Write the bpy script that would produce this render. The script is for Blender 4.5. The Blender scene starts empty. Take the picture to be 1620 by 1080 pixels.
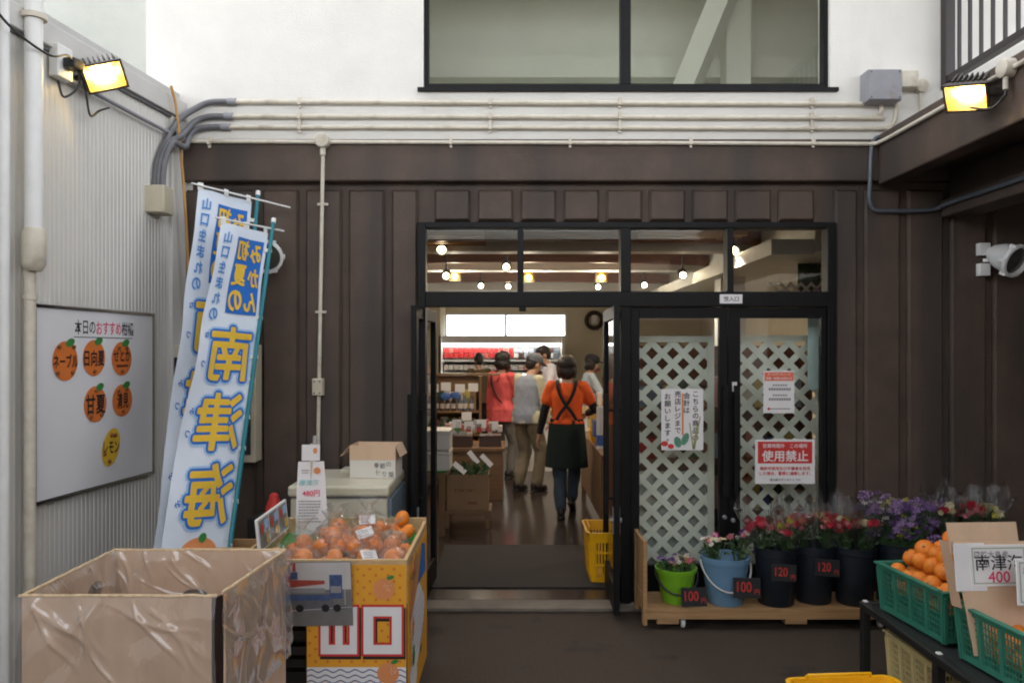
import bpy, bmesh, math, random, zlib
from mathutils import Vector, Matrix, noise
R = math.radians
sc = bpy.context.scene
col = sc.collection
random.seed(7)

# ------------------------------------------------------------------ camera
cd = bpy.data.cameras.new('camera')
cd.sensor_width = 36; cd.lens = 28; cd.shift_y = 15/1620
cd.clip_start = 0.05; cd.clip_end = 500
cam = bpy.data.objects.new('camera', cd); col.objects.link(cam)
cam.location = (0, 0, 1.65); cam.rotation_euler = (R(90), 0, 0)
sc.camera = cam

# ------------------------------------------------------------------ sky, sun, exposure
w = bpy.data.worlds.new('World'); sc.world = w; w.use_nodes = True
nt = w.node_tree; nt.nodes.clear()
sky = nt.nodes.new('ShaderNodeTexSky'); sky.sky_type = 'NISHITA'; sky.sun_disc = False
SUN_EL, SUN_ROT = R(50), R(-15)
sky.sun_elevation = SUN_EL; sky.sun_rotation = SUN_ROT; sky.dust_density = 2.0; sky.air_density = 1.0
bg = nt.nodes.new('ShaderNodeBackground'); bg.inputs[1].default_value = 0.15
wo = nt.nodes.new('ShaderNodeOutputWorld')
hs = nt.nodes.new('ShaderNodeHueSaturation'); hs.inputs['Saturation'].default_value = .24   # sky made less blue for a warmer white balance
nt.links.new(sky.outputs[0], hs.inputs['Color']); nt.links.new(hs.outputs[0], bg.inputs[0]); nt.links.new(bg.outputs[0], wo.inputs[0])
sl = bpy.data.lights.new('sun', 'SUN'); sl.energy = 3.0; sl.angle = R(0.5); sl.color = (1, .95, .88)
so = bpy.data.objects.new('sun', sl); col.objects.link(so)
# the sun stands ahead, behind the shop and above the canopy
sd = Vector((math.sin(SUN_ROT)*math.cos(SUN_EL), math.cos(SUN_ROT)*math.cos(SUN_EL), math.sin(SUN_EL)))
so.rotation_euler = sd.to_track_quat('Z', 'Y').to_euler(); so.location = (-20, 20, 40)
sc.view_settings.view_transform = 'Standard'; sc.view_settings.look = 'None'
sc.view_settings.exposure = 3.03; sc.view_settings.gamma = 1
sc.render.engine = 'CYCLES'
sc.cycles.max_bounces = 10; sc.cycles.transparent_max_bounces = 24
sc.cycles.diffuse_bounces = 5; sc.cycles.glossy_bounces = 4; sc.cycles.transmission_bounces = 6
sc.cycles.sample_clamp_indirect = 6
sc.cycles.use_denoising = True
sc.cycles.filter_width = 2.0

# ------------------------------------------------------------------ helpers
D = 5.13                                     # the facade plane
def P(px, py, d): return Vector(((px-810)/1260*d, d, 1.65-(py-555)/1260*d))
def WX(d): return -2.117 - .1167*(5.13-d)    # the left shed wall's face
WD = Vector((.1167, 1, 0)).normalized(); WN = Vector((WD.y, -WD.x, 0))
UP = Vector((0, 0, 1))
def frame(o, xd, yd):
    xd = Vector(xd).normalized(); yd = Vector(yd).normalized(); zd = xd.cross(yd).normalized(); yd = zd.cross(xd)
    m = Matrix((xd, yd, zd)).transposed().to_4x4(); m.translation = Vector(o); return m
def catmull(pts, n=8):
    pts = [Vector(p) for p in pts]; out = []
    q = [2*pts[0]-pts[1]] + pts + [2*pts[-1]-pts[-2]]
    for i in range(1, len(q)-2):
        for k in range(n):
            t = k/n; a, b, c, d = q[i-1:i+3]
            out.append(.5*((2*b)+(c-a)*t+(2*a-5*b+4*c-d)*t*t+(3*b-a-3*c+d)*t**3))
    out.append(pts[-1]); return out

_txt = {}
def text_geo(s, size=1.0, bold=0.0, res=3):
    k = (s, bold, res)
    if k not in _txt:
        c = bpy.data.curves.new('t', 'FONT'); c.body = s; c.size = 1.0; c.offset = bold
        c.resolution_u = res; c.align_x = 'CENTER'; c.align_y = 'CENTER'
        o = bpy.data.objects.new('t', c); col.objects.link(o)
        dg = bpy.context.evaluated_depsgraph_get(); me = o.evaluated_get(dg).to_mesh()
        vs = [v.co.copy() for v in me.vertices]; fs = [tuple(p.vertices) for p in me.polygons]
        o.evaluated_get(dg).to_mesh_clear(); bpy.data.objects.remove(o); bpy.data.curves.remove(c)
        if vs:
            cx = (min(v.x for v in vs)+max(v.x for v in vs))/2; cy = (min(v.y for v in vs)+max(v.y for v in vs))/2
            vs = [Vector((v.x-cx, v.y-cy, 0)) for v in vs]
        _txt[k] = (vs, fs)
    vs, fs = _txt[k]
    return [v*size for v in vs], fs

def refine(vs, fs, L):
    m = bmesh.new(); q = [m.verts.new(v) for v in vs]
    for f in fs:
        try: m.faces.new([q[i] for i in f])
        except ValueError: pass
    bmesh.ops.triangulate(m, faces=m.faces[:])
    for _ in range(5):
        es = [e for e in m.edges if e.calc_length() > L]
        if not es: break
        bmesh.ops.subdivide_edges(m, edges=es, cuts=1); bmesh.ops.triangulate(m, faces=[f for f in m.faces if len(f.verts) > 3])
    m.verts.index_update(); a = [v.co.copy() for v in m.verts]; c = [tuple(v.index for v in f.verts) for f in m.faces]; m.free(); return a, c
class MB:
    def __init__(s): s.v = []; s.f = []; s.m = []
    def add(s, vs, fs, mi=0, M=None):
        n = len(s.v); s.v += [(M @ Vector(v)) if M is not None else Vector(v) for v in vs]
        s.f += [tuple(i+n for i in f) for f in fs]; s.m += [mi]*len(fs); return s
    def box(s, a, b, mi=0, M=None):
        x0, y0, z0 = (min(a[i], b[i]) for i in range(3)); x1, y1, z1 = (max(a[i], b[i]) for i in range(3))
        vs = [(x0,y0,z0),(x1,y0,z0),(x1,y1,z0),(x0,y1,z0),(x0,y0,z1),(x1,y0,z1),(x1,y1,z1),(x0,y1,z1)]
        return s.add(vs, [(0,3,2,1),(4,5,6,7),(0,1,5,4),(1,2,6,5),(2,3,7,6),(3,0,4,7)], mi, M)
    def hexa(s, vs, mi=0, M=None):           # 4 bottom, 4 top, counter-clockwise
        return s.add(vs, [(0,3,2,1),(4,5,6,7),(0,1,5,4),(1,2,6,5),(2,3,7,6),(3,0,4,7)], mi, M)
    def bar(s, p, q, wd, ht=None, mi=0, up=UP):
        p = Vector(p); q = Vector(q); d = (q-p).normalized(); up = Vector(up)
        if abs(d.dot(up)) > .99: up = Vector((0, 1, 0))
        x = d.cross(up).normalized()*wd/2; y = x.normalized().cross(d)*((ht or wd)/2)
        return s.hexa([p-x-y, p+x-y, q+x-y, q-x-y, p-x+y, p+x+y, q+x+y, q-x+y], mi)
    def quad(s, a, b, c, d, mi=0): return s.add([a, b, c, d], [(0,1,2,3)], mi)
    def poly(s, pts, mi=0, M=None, th=0):
        n = len(pts)
        if not th: return s.add([(p[0], p[1], 0) if len(p) == 2 else p for p in pts], [tuple(range(n))], mi, M)
        vs = [(p[0], p[1], 0) for p in pts] + [(p[0], p[1], th) for p in pts]
        return s.add(vs, [tuple(reversed(range(n))), tuple(range(n, 2*n))]+[(i, (i+1)%n, n+(i+1)%n, n+i) for i in range(n)], mi, M)
    def rect(s, x0, y0, x1, y1, z=0, mi=0, M=None):
        return s.add([(x0,y0,z),(x1,y0,z),(x1,y1,z),(x0,y1,z)], [(0,1,2,3)], mi, M)
    def disc(s, cx, cy, rx, ry=None, z=0, mi=0, M=None, n=20, rot=0):
        ry = ry or rx; c, sn = math.cos(rot), math.sin(rot)
        ps = [(rx*math.cos(2*math.pi*i/n), ry*math.sin(2*math.pi*i/n)) for i in range(n)]
        return s.add([(cx+x*c-y*sn, cy+x*sn+y*c, z) for x, y in ps], [tuple(range(n))], mi, M)
    def tube(s, pts, r, seg=8, mi=0, cap=True):
        pts = [Vector(p) for p in pts]; n = len(pts); rs = r if isinstance(r, (list, tuple)) else [r]*n
        base = len(s.v); ref = None
        for i, p in enumerate(pts):
            d = (pts[min(i+1, n-1)]-pts[max(i-1, 0)]).normalized()
            if ref is None:
                ref = Vector((1, 0, 0)) if abs(d.x) < .8 else Vector((0, 1, 0))
            x = (ref-d*ref.dot(d)).normalized(); ref = x; y = d.cross(x)
            for k in range(seg):
                a = 2*math.pi*k/seg; s.v.append(p+(x*math.cos(a)+y*math.sin(a))*rs[i])
        for i in range(n-1):
            for k in range(seg):
                a = base+i*seg+k; b = base+i*seg+(k+1)%seg; s.f.append((a, b, b+seg, a+seg)); s.m.append(mi)
        if cap:
            s.f.append(tuple(base+k for k in reversed(range(seg)))); s.f.append(tuple(base+(n-1)*seg+k for k in range(seg))); s.m += [mi, mi]
        return s
    def lathe(s, prof, seg=20, mi=0, M=None, cap0=True, cap1=True):
        base = len(s.v); n = len(prof)
        vs = [(r*math.cos(2*math.pi*k/seg), r*math.sin(2*math.pi*k/seg), z) for r, z in prof for k in range(seg)]
        fs = [(i*seg+k, i*seg+(k+1)%seg, (i+1)*seg+(k+1)%seg, (i+1)*seg+k) for i in range(n-1) for k in range(seg)]
        if cap0: fs.append(tuple(reversed(range(seg))))
        if cap1: fs.append(tuple((n-1)*seg+k for k in range(seg)))
        return s.add(vs, fs, mi, M)
    def ball(s, c, r, seg=16, rings=10, mi=0, M=None, jit=0):
        rx, ry, rz = r if isinstance(r, (tuple, list)) else (r, r, r); c = Vector(c)
        vs = []; fs = []
        for i in range(1, rings):
            th = math.pi*i/rings
            for k in range(seg):
                a = 2*math.pi*k/seg; v = Vector((math.sin(th)*math.cos(a), math.sin(th)*math.sin(a), math.cos(th)))
                j = 1+jit*noise.noise(v*2+c*9) if jit else 1
                vs.append(c+Vector((v.x*rx*j, v.y*ry*j, v.z*rz*j)))
        t = len(vs); vs += [c+Vector((0, 0, rz)), c-Vector((0, 0, rz))]
        for i in range(rings-2):
            for k in range(seg):
                fs.append((i*seg+k, (i+1)*seg+k, (i+1)*seg+(k+1)%seg, i*seg+(k+1)%seg))
        for k in range(seg):
            fs.append((t, k, (k+1)%seg)); fs.append((t+1, (rings-2)*seg+(k+1)%seg, (rings-2)*seg+k))
        return s.add(vs, fs, mi, M)
    def loft(s, rings, mi=0, cap=True):
        seg = len(rings[0]); base = len(s.v)
        for r in rings: s.v += [Vector(p) for p in r]
        for i in range(len(rings)-1):
            for k in range(seg):
                a = base+i*seg+k; b = base+i*seg+(k+1)%seg; s.f.append((a, b, b+seg, a+seg)); s.m.append(mi)
        if cap:
            s.f.append(tuple(base+k for k in reversed(range(seg)))); s.f.append(tuple(base+(len(rings)-1)*seg+k for k in range(seg))); s.m += [mi, mi]
        return s
    def text(s, t, M, size, bold=0.0, mi=0, x=0, y=0, z=0.001, mirror=False, warp=None, sx=1.0, rot=0):
        if bold > .012:                       # heavier strokes: the glyph repeated a little to every side
            for i in range(8): s.text(t, M, size, 0, mi, x+size*bold*.7*math.cos(i*math.pi/4)*sx, y+size*bold*.7*math.sin(i*math.pi/4), z+.00004*(i+1), mirror, warp, sx, rot)
            bold = 0
        vs, fs = text_geo(t, size, bold); c, sn = math.cos(rot), math.sin(rot)
        k = (-1 if mirror else 1)*sx
        vs = [Vector((v.x*k, v.y, 0)) for v in vs]
        vs = [Vector((x+v.x*c-v.y*sn, y+v.x*sn+v.y*c, z)) for v in vs]
        if mirror: fs = [tuple(reversed(f)) for f in fs]
        if warp: vs = [warp(v) for v in vs]; M = None
        return s.add(vs, fs, mi, M)
    def vtext(s, t, M, size, x, y, step=None, **kw):
        for i, ch in enumerate(t): s.text(ch, M, size, x=x, y=y-i*(step or size*1.05), **kw)
        return s
    def build(s, name, mats, parent=None, smooth=0, bev=0, world=False, loc=None, seg=2):
        me = bpy.data.meshes.new(name)
        vs = s.v
        if world and parent is not None:
            W = parent
            while W.parent: W = W.parent
            Mi = W.matrix_basis.inverted(); vs = [Mi @ v for v in vs]
        me.from_pydata([tuple(v) for v in vs], [], s.f)
        ms = mats if isinstance(mats, (list, tuple)) else [mats]
        for m in ms: me.materials.append(m)
        if len(ms) > 1: me.polygons.foreach_set('material_index', s.m)
        if smooth:
            me.polygons.foreach_set('use_smooth', [True]*len(me.polygons)); me.set_sharp_from_angle(angle=smooth)
        me.update()
        o = bpy.data.objects.new(name, me); col.objects.link(o)
        if parent is not None: o.parent = parent
        if loc is not None: o.location = loc
        if bev:
            b = o.modifiers.new('bevel', 'BEVEL'); b.width = bev; b.segments = seg; b.limit_method = 'ANGLE'; b.angle_limit = R(40); b.harden_normals = False
        return o

def tag(o, label, cat, group=None, kind=None):
    if label: o['label'] = label
    if cat: o['category'] = cat
    if group: o['group'] = group
    if kind: o['kind'] = kind
    return o
def thing(name, label, cat, loc=(0, 0, 0), rz=0, group=None):
    o = bpy.data.objects.new(name, None); col.objects.link(o); o.empty_display_size = .1
    o.location = loc; o.rotation_euler = (0, 0, rz)
    o.matrix_basis = Matrix.Translation(Vector(loc)) @ Matrix.Rotation(rz, 4, 'Z')
    return tag(o, label, cat, group)
def dup(o, loc=None, rz=None, label=None, parent=None, rot=None, scale=None):
    c = o.copy(); col.objects.link(c)
    if parent is not None: c.parent = parent
    for ch in list(o.children): dup(ch, parent=c)
    if loc is not None: c.location = loc
    if rz is not None: c.rotation_euler = (0, 0, rz)
    if rot is not None: c.rotation_euler = rot
    if scale is not None: c.scale = scale
    if label: c['label'] = label
    return c

# ------------------------------------------------------------------ materials
def rgb(r, g, b):                            # sRGB 0-255 to linear
    f = lambda c: (c/12.92 if c <= .04045 else ((c+.055)/1.055)**2.4)
    return (f(r/255), f(g/255), f(b/255))
def mat(name, c, rough=.6, var=.12, scale=6, bump=0, bscale=60, metal=0, spec=.5, stretch=None, c2=None, dirt=None, coat=0):
    m = bpy.data.materials.new(name); m.use_nodes = True; t = m.node_tree; N = t.nodes; L = t.links
    b = N['Principled BSDF']; b.inputs['Roughness'].default_value = rough; b.inputs['Metallic'].default_value = metal
    b.inputs['Specular IOR Level'].default_value = spec; b.inputs['Coat Weight'].default_value = coat
    tc = N.new('ShaderNodeTexCoord'); src = tc.outputs['Object']
    if stretch:
        mp = N.new('ShaderNodeMapping'); mp.inputs['Scale'].default_value = stretch; L.new(src, mp.inputs[0]); src = mp.outputs[0]
    n = N.new('ShaderNodeTexNoise'); n.inputs['Scale'].default_value = scale; n.inputs['Detail'].default_value = 6; n.inputs['Roughness'].default_value = .6
    L.new(src, n.inputs['Vector'])
    rp = N.new('ShaderNodeValToRGB'); rp.color_ramp.elements[0].position = .3; rp.color_ramp.elements[1].position = .7
    lo = c2 or tuple(x*(1-var) for x in c); hi = c if c2 else tuple(min(1, x*(1+var)) for x in c)
    rp.color_ramp.elements[0].color = (*lo, 1); rp.color_ramp.elements[1].color = (*hi, 1)
    L.new(n.outputs[0], rp.inputs[0]); out = rp.outputs[0]
    if dirt:                                 # (colour, scale, stretch, low, high): stains with a shape of their own
        mp = N.new('ShaderNodeMapping'); mp.inputs['Scale'].default_value = dirt[2]; L.new(tc.outputs['Object'], mp.inputs[0])
        n2 = N.new('ShaderNodeTexNoise'); n2.inputs['Scale'].default_value = dirt[1]; n2.inputs['Detail'].default_value = 5; L.new(mp.outputs[0], n2.inputs['Vector'])
        r2 = N.new('ShaderNodeMapRange'); r2.inputs[1].default_value = dirt[3]; r2.inputs[2].default_value = dirt[4]; L.new(n2.outputs[0], r2.inputs[0])
        mx = N.new('ShaderNodeMix'); mx.data_type = 'RGBA'; L.new(r2.outputs[0], mx.inputs[0]); L.new(out, mx.inputs[6]); mx.inputs[7].default_value = (*dirt[0], 1); out = mx.outputs[2]
    L.new(out, b.inputs['Base Color'])
    if bump:
        n3 = N.new('ShaderNodeTexNoise'); n3.inputs['Scale'].default_value = bscale; n3.inputs['Detail'].default_value = 4; L.new(src, n3.inputs['Vector'])
        bp = N.new('ShaderNodeBump'); bp.inputs['Strength'].default_value = bump; bp.inputs['Distance'].default_value = .01; L.new(n3.outputs[0], bp.inputs['Height']); L.new(bp.outputs[0], b.inputs['Normal'])
    return m
def emit(name, c, s):
    m = bpy.data.materials.new(name); m.use_nodes = True; N = m.node_tree.nodes; N.clear()
    e = N.new('ShaderNodeEmission'); e.inputs[0].default_value = (*c, 1); e.inputs[1].default_value = s
    o = N.new('ShaderNodeOutputMaterial'); m.node_tree.links.new(e.outputs[0], o.inputs[0]); return m
def film(name, tint=(1, 1, 1), lo=.05, hi=.5, rough=.06, bump=.5, bscale=14, stretch=(1, 1, 1), milk=0, ior=1.45):
    m = bpy.data.materials.new(name); m.use_nodes = True; t = m.node_tree; N = t.nodes; L = t.links; N.clear()
    tr = N.new('ShaderNodeBsdfTransparent'); tr.inputs[0].default_value = (*tint, 1)
    gl = N.new('ShaderNodeBsdfGlossy'); gl.inputs['Roughness'].default_value = rough
    fr = N.new('ShaderNodeLayerWeight'); fr.inputs[0].default_value = .35
    mr = N.new('ShaderNodeMapRange'); mr.inputs[3].default_value = lo; mr.inputs[4].default_value = hi; L.new(fr.outputs['Facing'], mr.inputs[0])
    mx = N.new('ShaderNodeMixShader'); L.new(mr.outputs[0], mx.inputs[0]); L.new(tr.outputs[0], mx.inputs[1]); L.new(gl.outputs[0], mx.inputs[2])
    sh = mx.outputs[0]
    if bump:
        tc = N.new('ShaderNodeTexCoord'); mp = N.new('ShaderNodeMapping'); mp.inputs['Scale'].default_value = stretch; L.new(tc.outputs['Object'], mp.inputs[0])
        n = N.new('ShaderNodeTexNoise'); n.inputs['Scale'].default_value = bscale; n.inputs['Detail'].default_value = 3; n.inputs['Distortion'].default_value = 1.2; L.new(mp.outputs[0], n.inputs['Vector'])
        bp = N.new('ShaderNodeBump'); bp.inputs['Strength'].default_value = bump; bp.inputs['Distance'].default_value = .03
        L.new(n.outputs[0], bp.inputs['Height']); L.new(bp.outputs[0], gl.inputs['Normal']); L.new(bp.outputs[0], fr.inputs['Normal'])
    if milk:
        df = N.new('ShaderNodeBsdfDiffuse'); df.inputs[0].default_value = (.8, .8, .8, 1)
        m2 = N.new('ShaderNodeMixShader'); m2.inputs[0].default_value = milk; L.new(sh, m2.inputs[1]); L.new(df.outputs[0], m2.inputs[2]); sh = m2.outputs[0]
    o = N.new('ShaderNodeOutputMaterial'); L.new(sh, o.inputs[0]); return m

M = {}
M['ground'] = mat('ground_asphalt', (.070, .047, .030), .9, .2, 90, .9, 160, c2=(.032, .021, .013), dirt=((.028, .020, .014), 2.6, (1, 1, 1), .58, .66))
M['brown'] = mat('brown_paint', (.090, .059, .042), .62, .1, 5, .45, 140, c2=(.060, .038, .027), dirt=((.042, .031, .025), 1.7, (1.8, 1, .28), .46, .64))
M['white_wall'] = mat('white_stucco', (.68, .66, .62), .85, .05, 3, .25, 160, dirt=((.56, .53, .48), 1.0, (2, 1, .4), .55, .8))
M['siding'] = mat('white_siding', (.58, .565, .53), .5, .05, 2, 0, dirt=((.42, .40, .36), 1.3, (2, 2, .3), .5, .8))
M['cap'] = mat('grey_metal_trim', (.45, .44, .43), .5, .08, 4)
M['grey_wall'] = mat('grey_concrete', (.36, .37, .34), .9, .1, 1.5, .2, 60)
M['black_alu'] = mat('black_aluminium', (.006, .006, .0065), .5, .2, 12, spec=.18)
M['dark_brown_metal'] = mat('dark_brown_metal', (.022, .014, .015), .45, .15, 10)
M['cream_pipe'] = mat('cream_conduit', (.56, .51, .42), .5, .1, 20, dirt=((.3, .25, .19), 6, (1, 1, 1), .55, .75))
M['grey_pipe'] = mat('grey_conduit', (.12, .12, .13), .5, .15, 30)
M['steel_pipe'] = mat('blue_grey_conduit', (.075, .085, .10), .45, .15, 20)
M['grey_box'] = mat('grey_steel_box', (.24, .24, .26), .5, .1, 8, dirt=((.2, .12, .07), 5, (1, 1, 1), .62, .75))
M['beige'] = mat('beige_plastic', (.5, .45, .34), .5, .08, 10)
M['black'] = mat('black_plastic', (.012, .012, .012), .5, .3, 20)
M['lamp_case'] = mat('lamp_housing', (.03, .022, .014), .55, .3, 20)
M['lamp_glow'] = emit('lamp_glow', (1, .80, .32), 17)
M['bulb_glow'] = emit('bulb_glow', (1, .78, .5), 6)
M['amber_glow'] = emit('amber_glow', (1, .68, .14), .3)
M['tube_glow'] = emit('tube_glow', (1, .97, .9), 2.1)
M['glass'] = film('window_glass', (.93, .96, .94), .035, .5, .015, 0)
M['carton_dark'] = mat('brown_carton', (.27, .165, .085), .8, .1, 5)
M['wood_shop'] = mat('darkened_shop_wood', (.23, .125, .055), .5, .2, 9, .1, 50, stretch=(.5, 4, 8), c2=(.15, .075, .03))  # pine copy darkened to keep the shop interior dim
M['photo_red'] = mat('photo_red', (.33, .055, .04), .5, .3, 40)
M['photo_blue'] = mat('photo_blue', (.05, .085, .19), .5, .3, 40)
M['attic'] = mat('pale_grey_room', (.74, .75, .68), .85, .05, 2)
M['upper_glass'] = film('upper_window_glass', (.95, .97, .93), .10, .6, .03, .02, 2)
M['cellophane'] = film('cellophane', (.98, .98, .98), .035, .8, .07, .8, 22, (1, 1, .3))
M['sheet_film'] = film('packing_film', (.985, .975, .97), .07, .95, .07, .12, 6, (2, 2, 1), milk=.09)
M['bag_film'] = film('bag_film', (.98, .98, .98), .035, .5, .06, 1.0, 30)
M['white_frame'] = mat('white_paint', (.7, .7, .68), .5, .06, 8)
M['cream_wall'] = mat('cream_plaster', (.62, .55, .42), .85, .06, 2)
M['ceiling'] = mat('ceiling_board', (.54, .51, .41), .85, .05, 2)
M['wood_dark'] = mat('stained_wood', (.20, .066, .02), .5, .3, 9, stretch=(.3, 3, 6))
M['wood'] = mat('pine_wood', (.42, .25, .115), .6, .2, 9, .15, 50, stretch=(.5, 4, 8), c2=(.30, .165, .07))
M['wood_pale'] = mat('pale_pine', (.56, .38, .19), .6, .15, 9, .1, 50, stretch=(4, .5, 8), c2=(.45, .29, .135))
M['shop_floor'] = mat('polished_floor', (.046, .034, .029), .18, .15, 2, .04, 30, spec=.5)
M['mat'] = mat('ribbed_mat', (.042, .035, .033), .95, .3, 90, .6, 200)
M['lattice'] = mat('lattice_paint', (.78, .79, .69), .7, .06, 6)
M['carton'] = mat('cardboard', (.62, .44, .30), .8, .08, 3, .08, 40, stretch=(4, 4, .6))
M['carton_in'] = mat('cardboard_inside', (.56, .39, .26), .85, .08, 3)
M['carton_edge'] = mat('cardboard_edge', (.56, .42, .26), .85, .2, 60)
M['white_carton'] = mat('white_carton', (.66, .63, .57), .7, .05, 6)
M['freezer'] = mat('cream_enamel', (.58, .55, .43), .35, .05, 3, dirt=((.4, .34, .2), 3, (1, 1, 1), .55, .8))
M['freezer_blue'] = mat('blue_grey_enamel', (.13, .18, .23), .4, .08, 4)
M['paper'] = mat('white_paper', (.74, .72, .72), .8, .03, 6)
M['cloth'] = mat('banner_cloth', (.60, .66, .74), .9, .04, 6, .15, 200)
M['teal'] = mat('teal_pole', (.01, .17, .21), .35, .1, 10)
M['banner_blue'] = mat('banner_blue', (.01, .12, .44), .85, .05, 6)
M['banner_yellow'] = mat('banner_yellow', (.66, .42, .035), .85, .05, 6)
M['light_blue'] = mat('banner_light_blue', (.30, .46, .68), .85, .05, 6)
M['red'] = mat('red_print', (.55, .03, .025), .6, .08, 8)
M['ink'] = mat('black_ink', (.008, .007, .009), .7, .2, 10)
M['grey_ink'] = mat('grey_ink', (.25, .24, .25), .8, .1, 10)
M['pink_ink'] = mat('pink_ink', (.65, .06, .14), .7, .1, 10)
M['teal_ink'] = mat('teal_ink', (.25, .55, .55), .7, .1, 10)
M['orange_print'] = mat('orange_print', (.62, .16, .025), .7, .08, 12)
M['orange_soft'] = mat('orange_soft_print', (.66, .25, .09), .7, .08, 12)
M['leaf_green'] = mat('leaf_green_print', (.03, .2, .04), .7, .15, 12)
M['yellow_print'] = mat('yellow_print', (.68, .42, .03), .7, .06, 8)
M['poster_yellow'] = mat('poster_yellow', (.72, .33, .02), .6, .06, 4)
M['board'] = mat('whiteboard', (.70, .70, .72), .25, .03, 2)
M['board_frame'] = mat('board_frame', (.42, .36, .28), .5, .08, 10)
M['felt'] = mat('green_felt', (.02, .22, .03), .95, .2, 60, .5, 300)
M['orange'] = mat('orange_peel', (.80, .25, .02), .40, .12, 14, .5, 240, c2=(.74, .19, .012))
M['bucket_green'] = mat('green_plastic', (.17, .40, .02), .35, .06, 6)
M['bucket_blue'] = mat('blue_plastic', (.13, .25, .38), .4, .06, 6)
M['bucket_black'] = mat('dark_bucket', (.008, .012, .018), .42, .2, 6)
M['crate'] = mat('green_crate', (.035, .19, .13), .45, .1, 8)
M['basket'] = mat('yellow_basket', (.82, .42, .004), .38, .08, 8)
M['pale_crate'] = mat('pale_yellow_crate', (.62, .52, .25), .5, .08, 8)
M['leafg'] = mat('foliage', (.06, .11, .035), .6, .4, 12, c2=(.025, .06, .02))
M['stem'] = mat('stem_green', (.04, .085, .025), .6, .2, 12)
for k, c in dict(pinkf=(.55, .17, .19), redf=(.50, .02, .045), whitef=(.6, .56, .48), yellowf=(.45, .42, .06), purplef=(.13, .055, .22), lilacf=(.28, .17, .34), creamf=(.70, .62, .38), salmonf=(.6, .24, .16), magentaf=(.6, .05, .26)).items():
    M[k] = mat(k.replace('f', '')+'_petal', c, .6, .2, 40)
M['skin'] = mat('skin', (.50, .29, .19), .5, .08, 8)
M['hair'] = mat('black_hair', (.012, .009, .008), .45, .4, 40, .6, 90, stretch=(3, 3, .6))
M['hair_brown'] = mat('dark_brown_hair', (.022, .011, .008), .45, .4, 40, .6, 90, stretch=(3, 3, .6))
def cloth(n, c, b=.5): return mat(n, c, .9, .12, 8, b, 22)
M['c_pink'] = cloth('coral_shirt', (.66, .10, .10)); M['c_orange'] = cloth('orange_shirt', (.80, .11, .015))
M['c_vest'] = cloth('grey_vest', (.27, .30, .36)); M['c_cream'] = cloth('cream_shirt', (.58, .54, .38)); M['c_khaki'] = cloth('khaki_trousers', (.22, .18, .12))
M['c_grey'] = cloth('grey_trousers', (.17, .155, .14)); M['c_white'] = cloth('white_shirt', (.62, .60, .68)); M['c_black'] = cloth('black_cloth', (.012, .012, .014))
M['c_apron'] = cloth('dark_green_apron', (.009, .018, .014)); M['c_denim'] = cloth('denim', (.040, .058, .080)); M['c_blue'] = cloth('pale_blue_shirt', (.38, .45, .52))
M['c_brown'] = cloth('brown_jacket', (.10, .07, .03)); M['c_cap'] = cloth('grey_cap', (.13, .14, .16)); M['shoe'] = mat('dark_shoe', (.015, .014, .013), .5, .2, 20)
M['shoe_white'] = mat('grey_shoe', (.12, .11, .10), .6, .2, 20)
for i, c in enumerate([(.5, .03, .03), (.45, .10, .08), (.62, .55, .5), (.55, .25, .20), (.10, .12, .16), (.30, .33, .38), (.08, .20, .06), (.5, .38, .12), (.05, .12, .35), (.35, .20, .12), (.6, .6, .58), (.02, .05, .025), (.06, .03, .02)]):
    M['g%d' % i] = mat('goods_colour', c, .45, .25, 30)

# ================================================================== THE SETTING
b = MB(); b.quad((-60, -60, 0), (60, -60, 0), (60, 60, 0), (-60, 60, 0))
tag(b.build('ground', M['ground']), 'dark brown asphalt yard in front of the shop', None, kind='structure')
b = MB(); b.box((-3.2, 5.2, .004), (3.4, 14.4, .03))
tag(b.build('floor', M['shop_floor']), 'polished brown floor inside the shop', None, kind='structure')

# ---- shop building
bld = thing('shop_building', 'brown panelled shop front with white upper wall and dark framed entrance', 'building', (0, D, 0))
OX0, OX1, OZ = -.61, 2.085, 2.478           # the entrance opening
b = MB()                                      # backing of the brown facade
yb0, yb1 = D+.035, D+.24
b.box((-2.3, yb0, 0), (OX0, yb1, 2.9)); b.box((OX1, yb0, 0), (4.6, yb1, 2.9)); b.box((OX0, yb0, OZ), (OX1, yb1, 2.9))
def panel(x0, x1, z0, z1, c=.014):
    y0, y1 = D, D+.05
    f = [(x0+c, y0, z0+c), (x1-c, y0, z0+c), (x1-c, y0, z1-c), (x0+c, y0, z1-c)]
    k = [(x0, y0+.02, z0), (x1, y0+.02, z0), (x1, y0+.02, z1), (x0, y0+.02, z1)]
    r = [(x, y1, z) for x, y, z in k]
    b.add(f+k+r, [(0, 1, 2, 3)]+[(i, 4+i, 4+(i+1) % 4, (i+1) % 4) for i in range(4)]+[(4+i, 8+i, 8+(i+1) % 4, 4+(i+1) % 4) for i in range(4)])
g0, pt, gw = -1.356, .2775, .048
for k in range(-4, 22):
    x0, x1 = g0+pt*k+gw/2, g0+pt*(k+1)-gw/2
    if x1 < -2.2 or x0 > 4.5: continue
    cx = (x0+x1)/2
    if OX0 < cx < OX1: panel(max(x0, OX0+.02), min(x1, OX1-.02), 2.488, 2.69)
    else: panel(x0 if x0 > OX1 or x1 < OX0+.1 else max(x0, OX1), min(x1, OX0) if x0 < OX0 else x1, 0.0, 2.69)
b.build('panelled_facade', M['brown'], bld, world=True)
b = MB(); b.box((-2.3, D-.035, 2.735), (2.9, D+.034, 3.006))
b.build('lintel_beam', M['brown'], bld, bev=.012, world=True)
UX0, UX1, UZ0, UZ1 = -.57, 2.045, 3.335, 4.75
b = MB()
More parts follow.
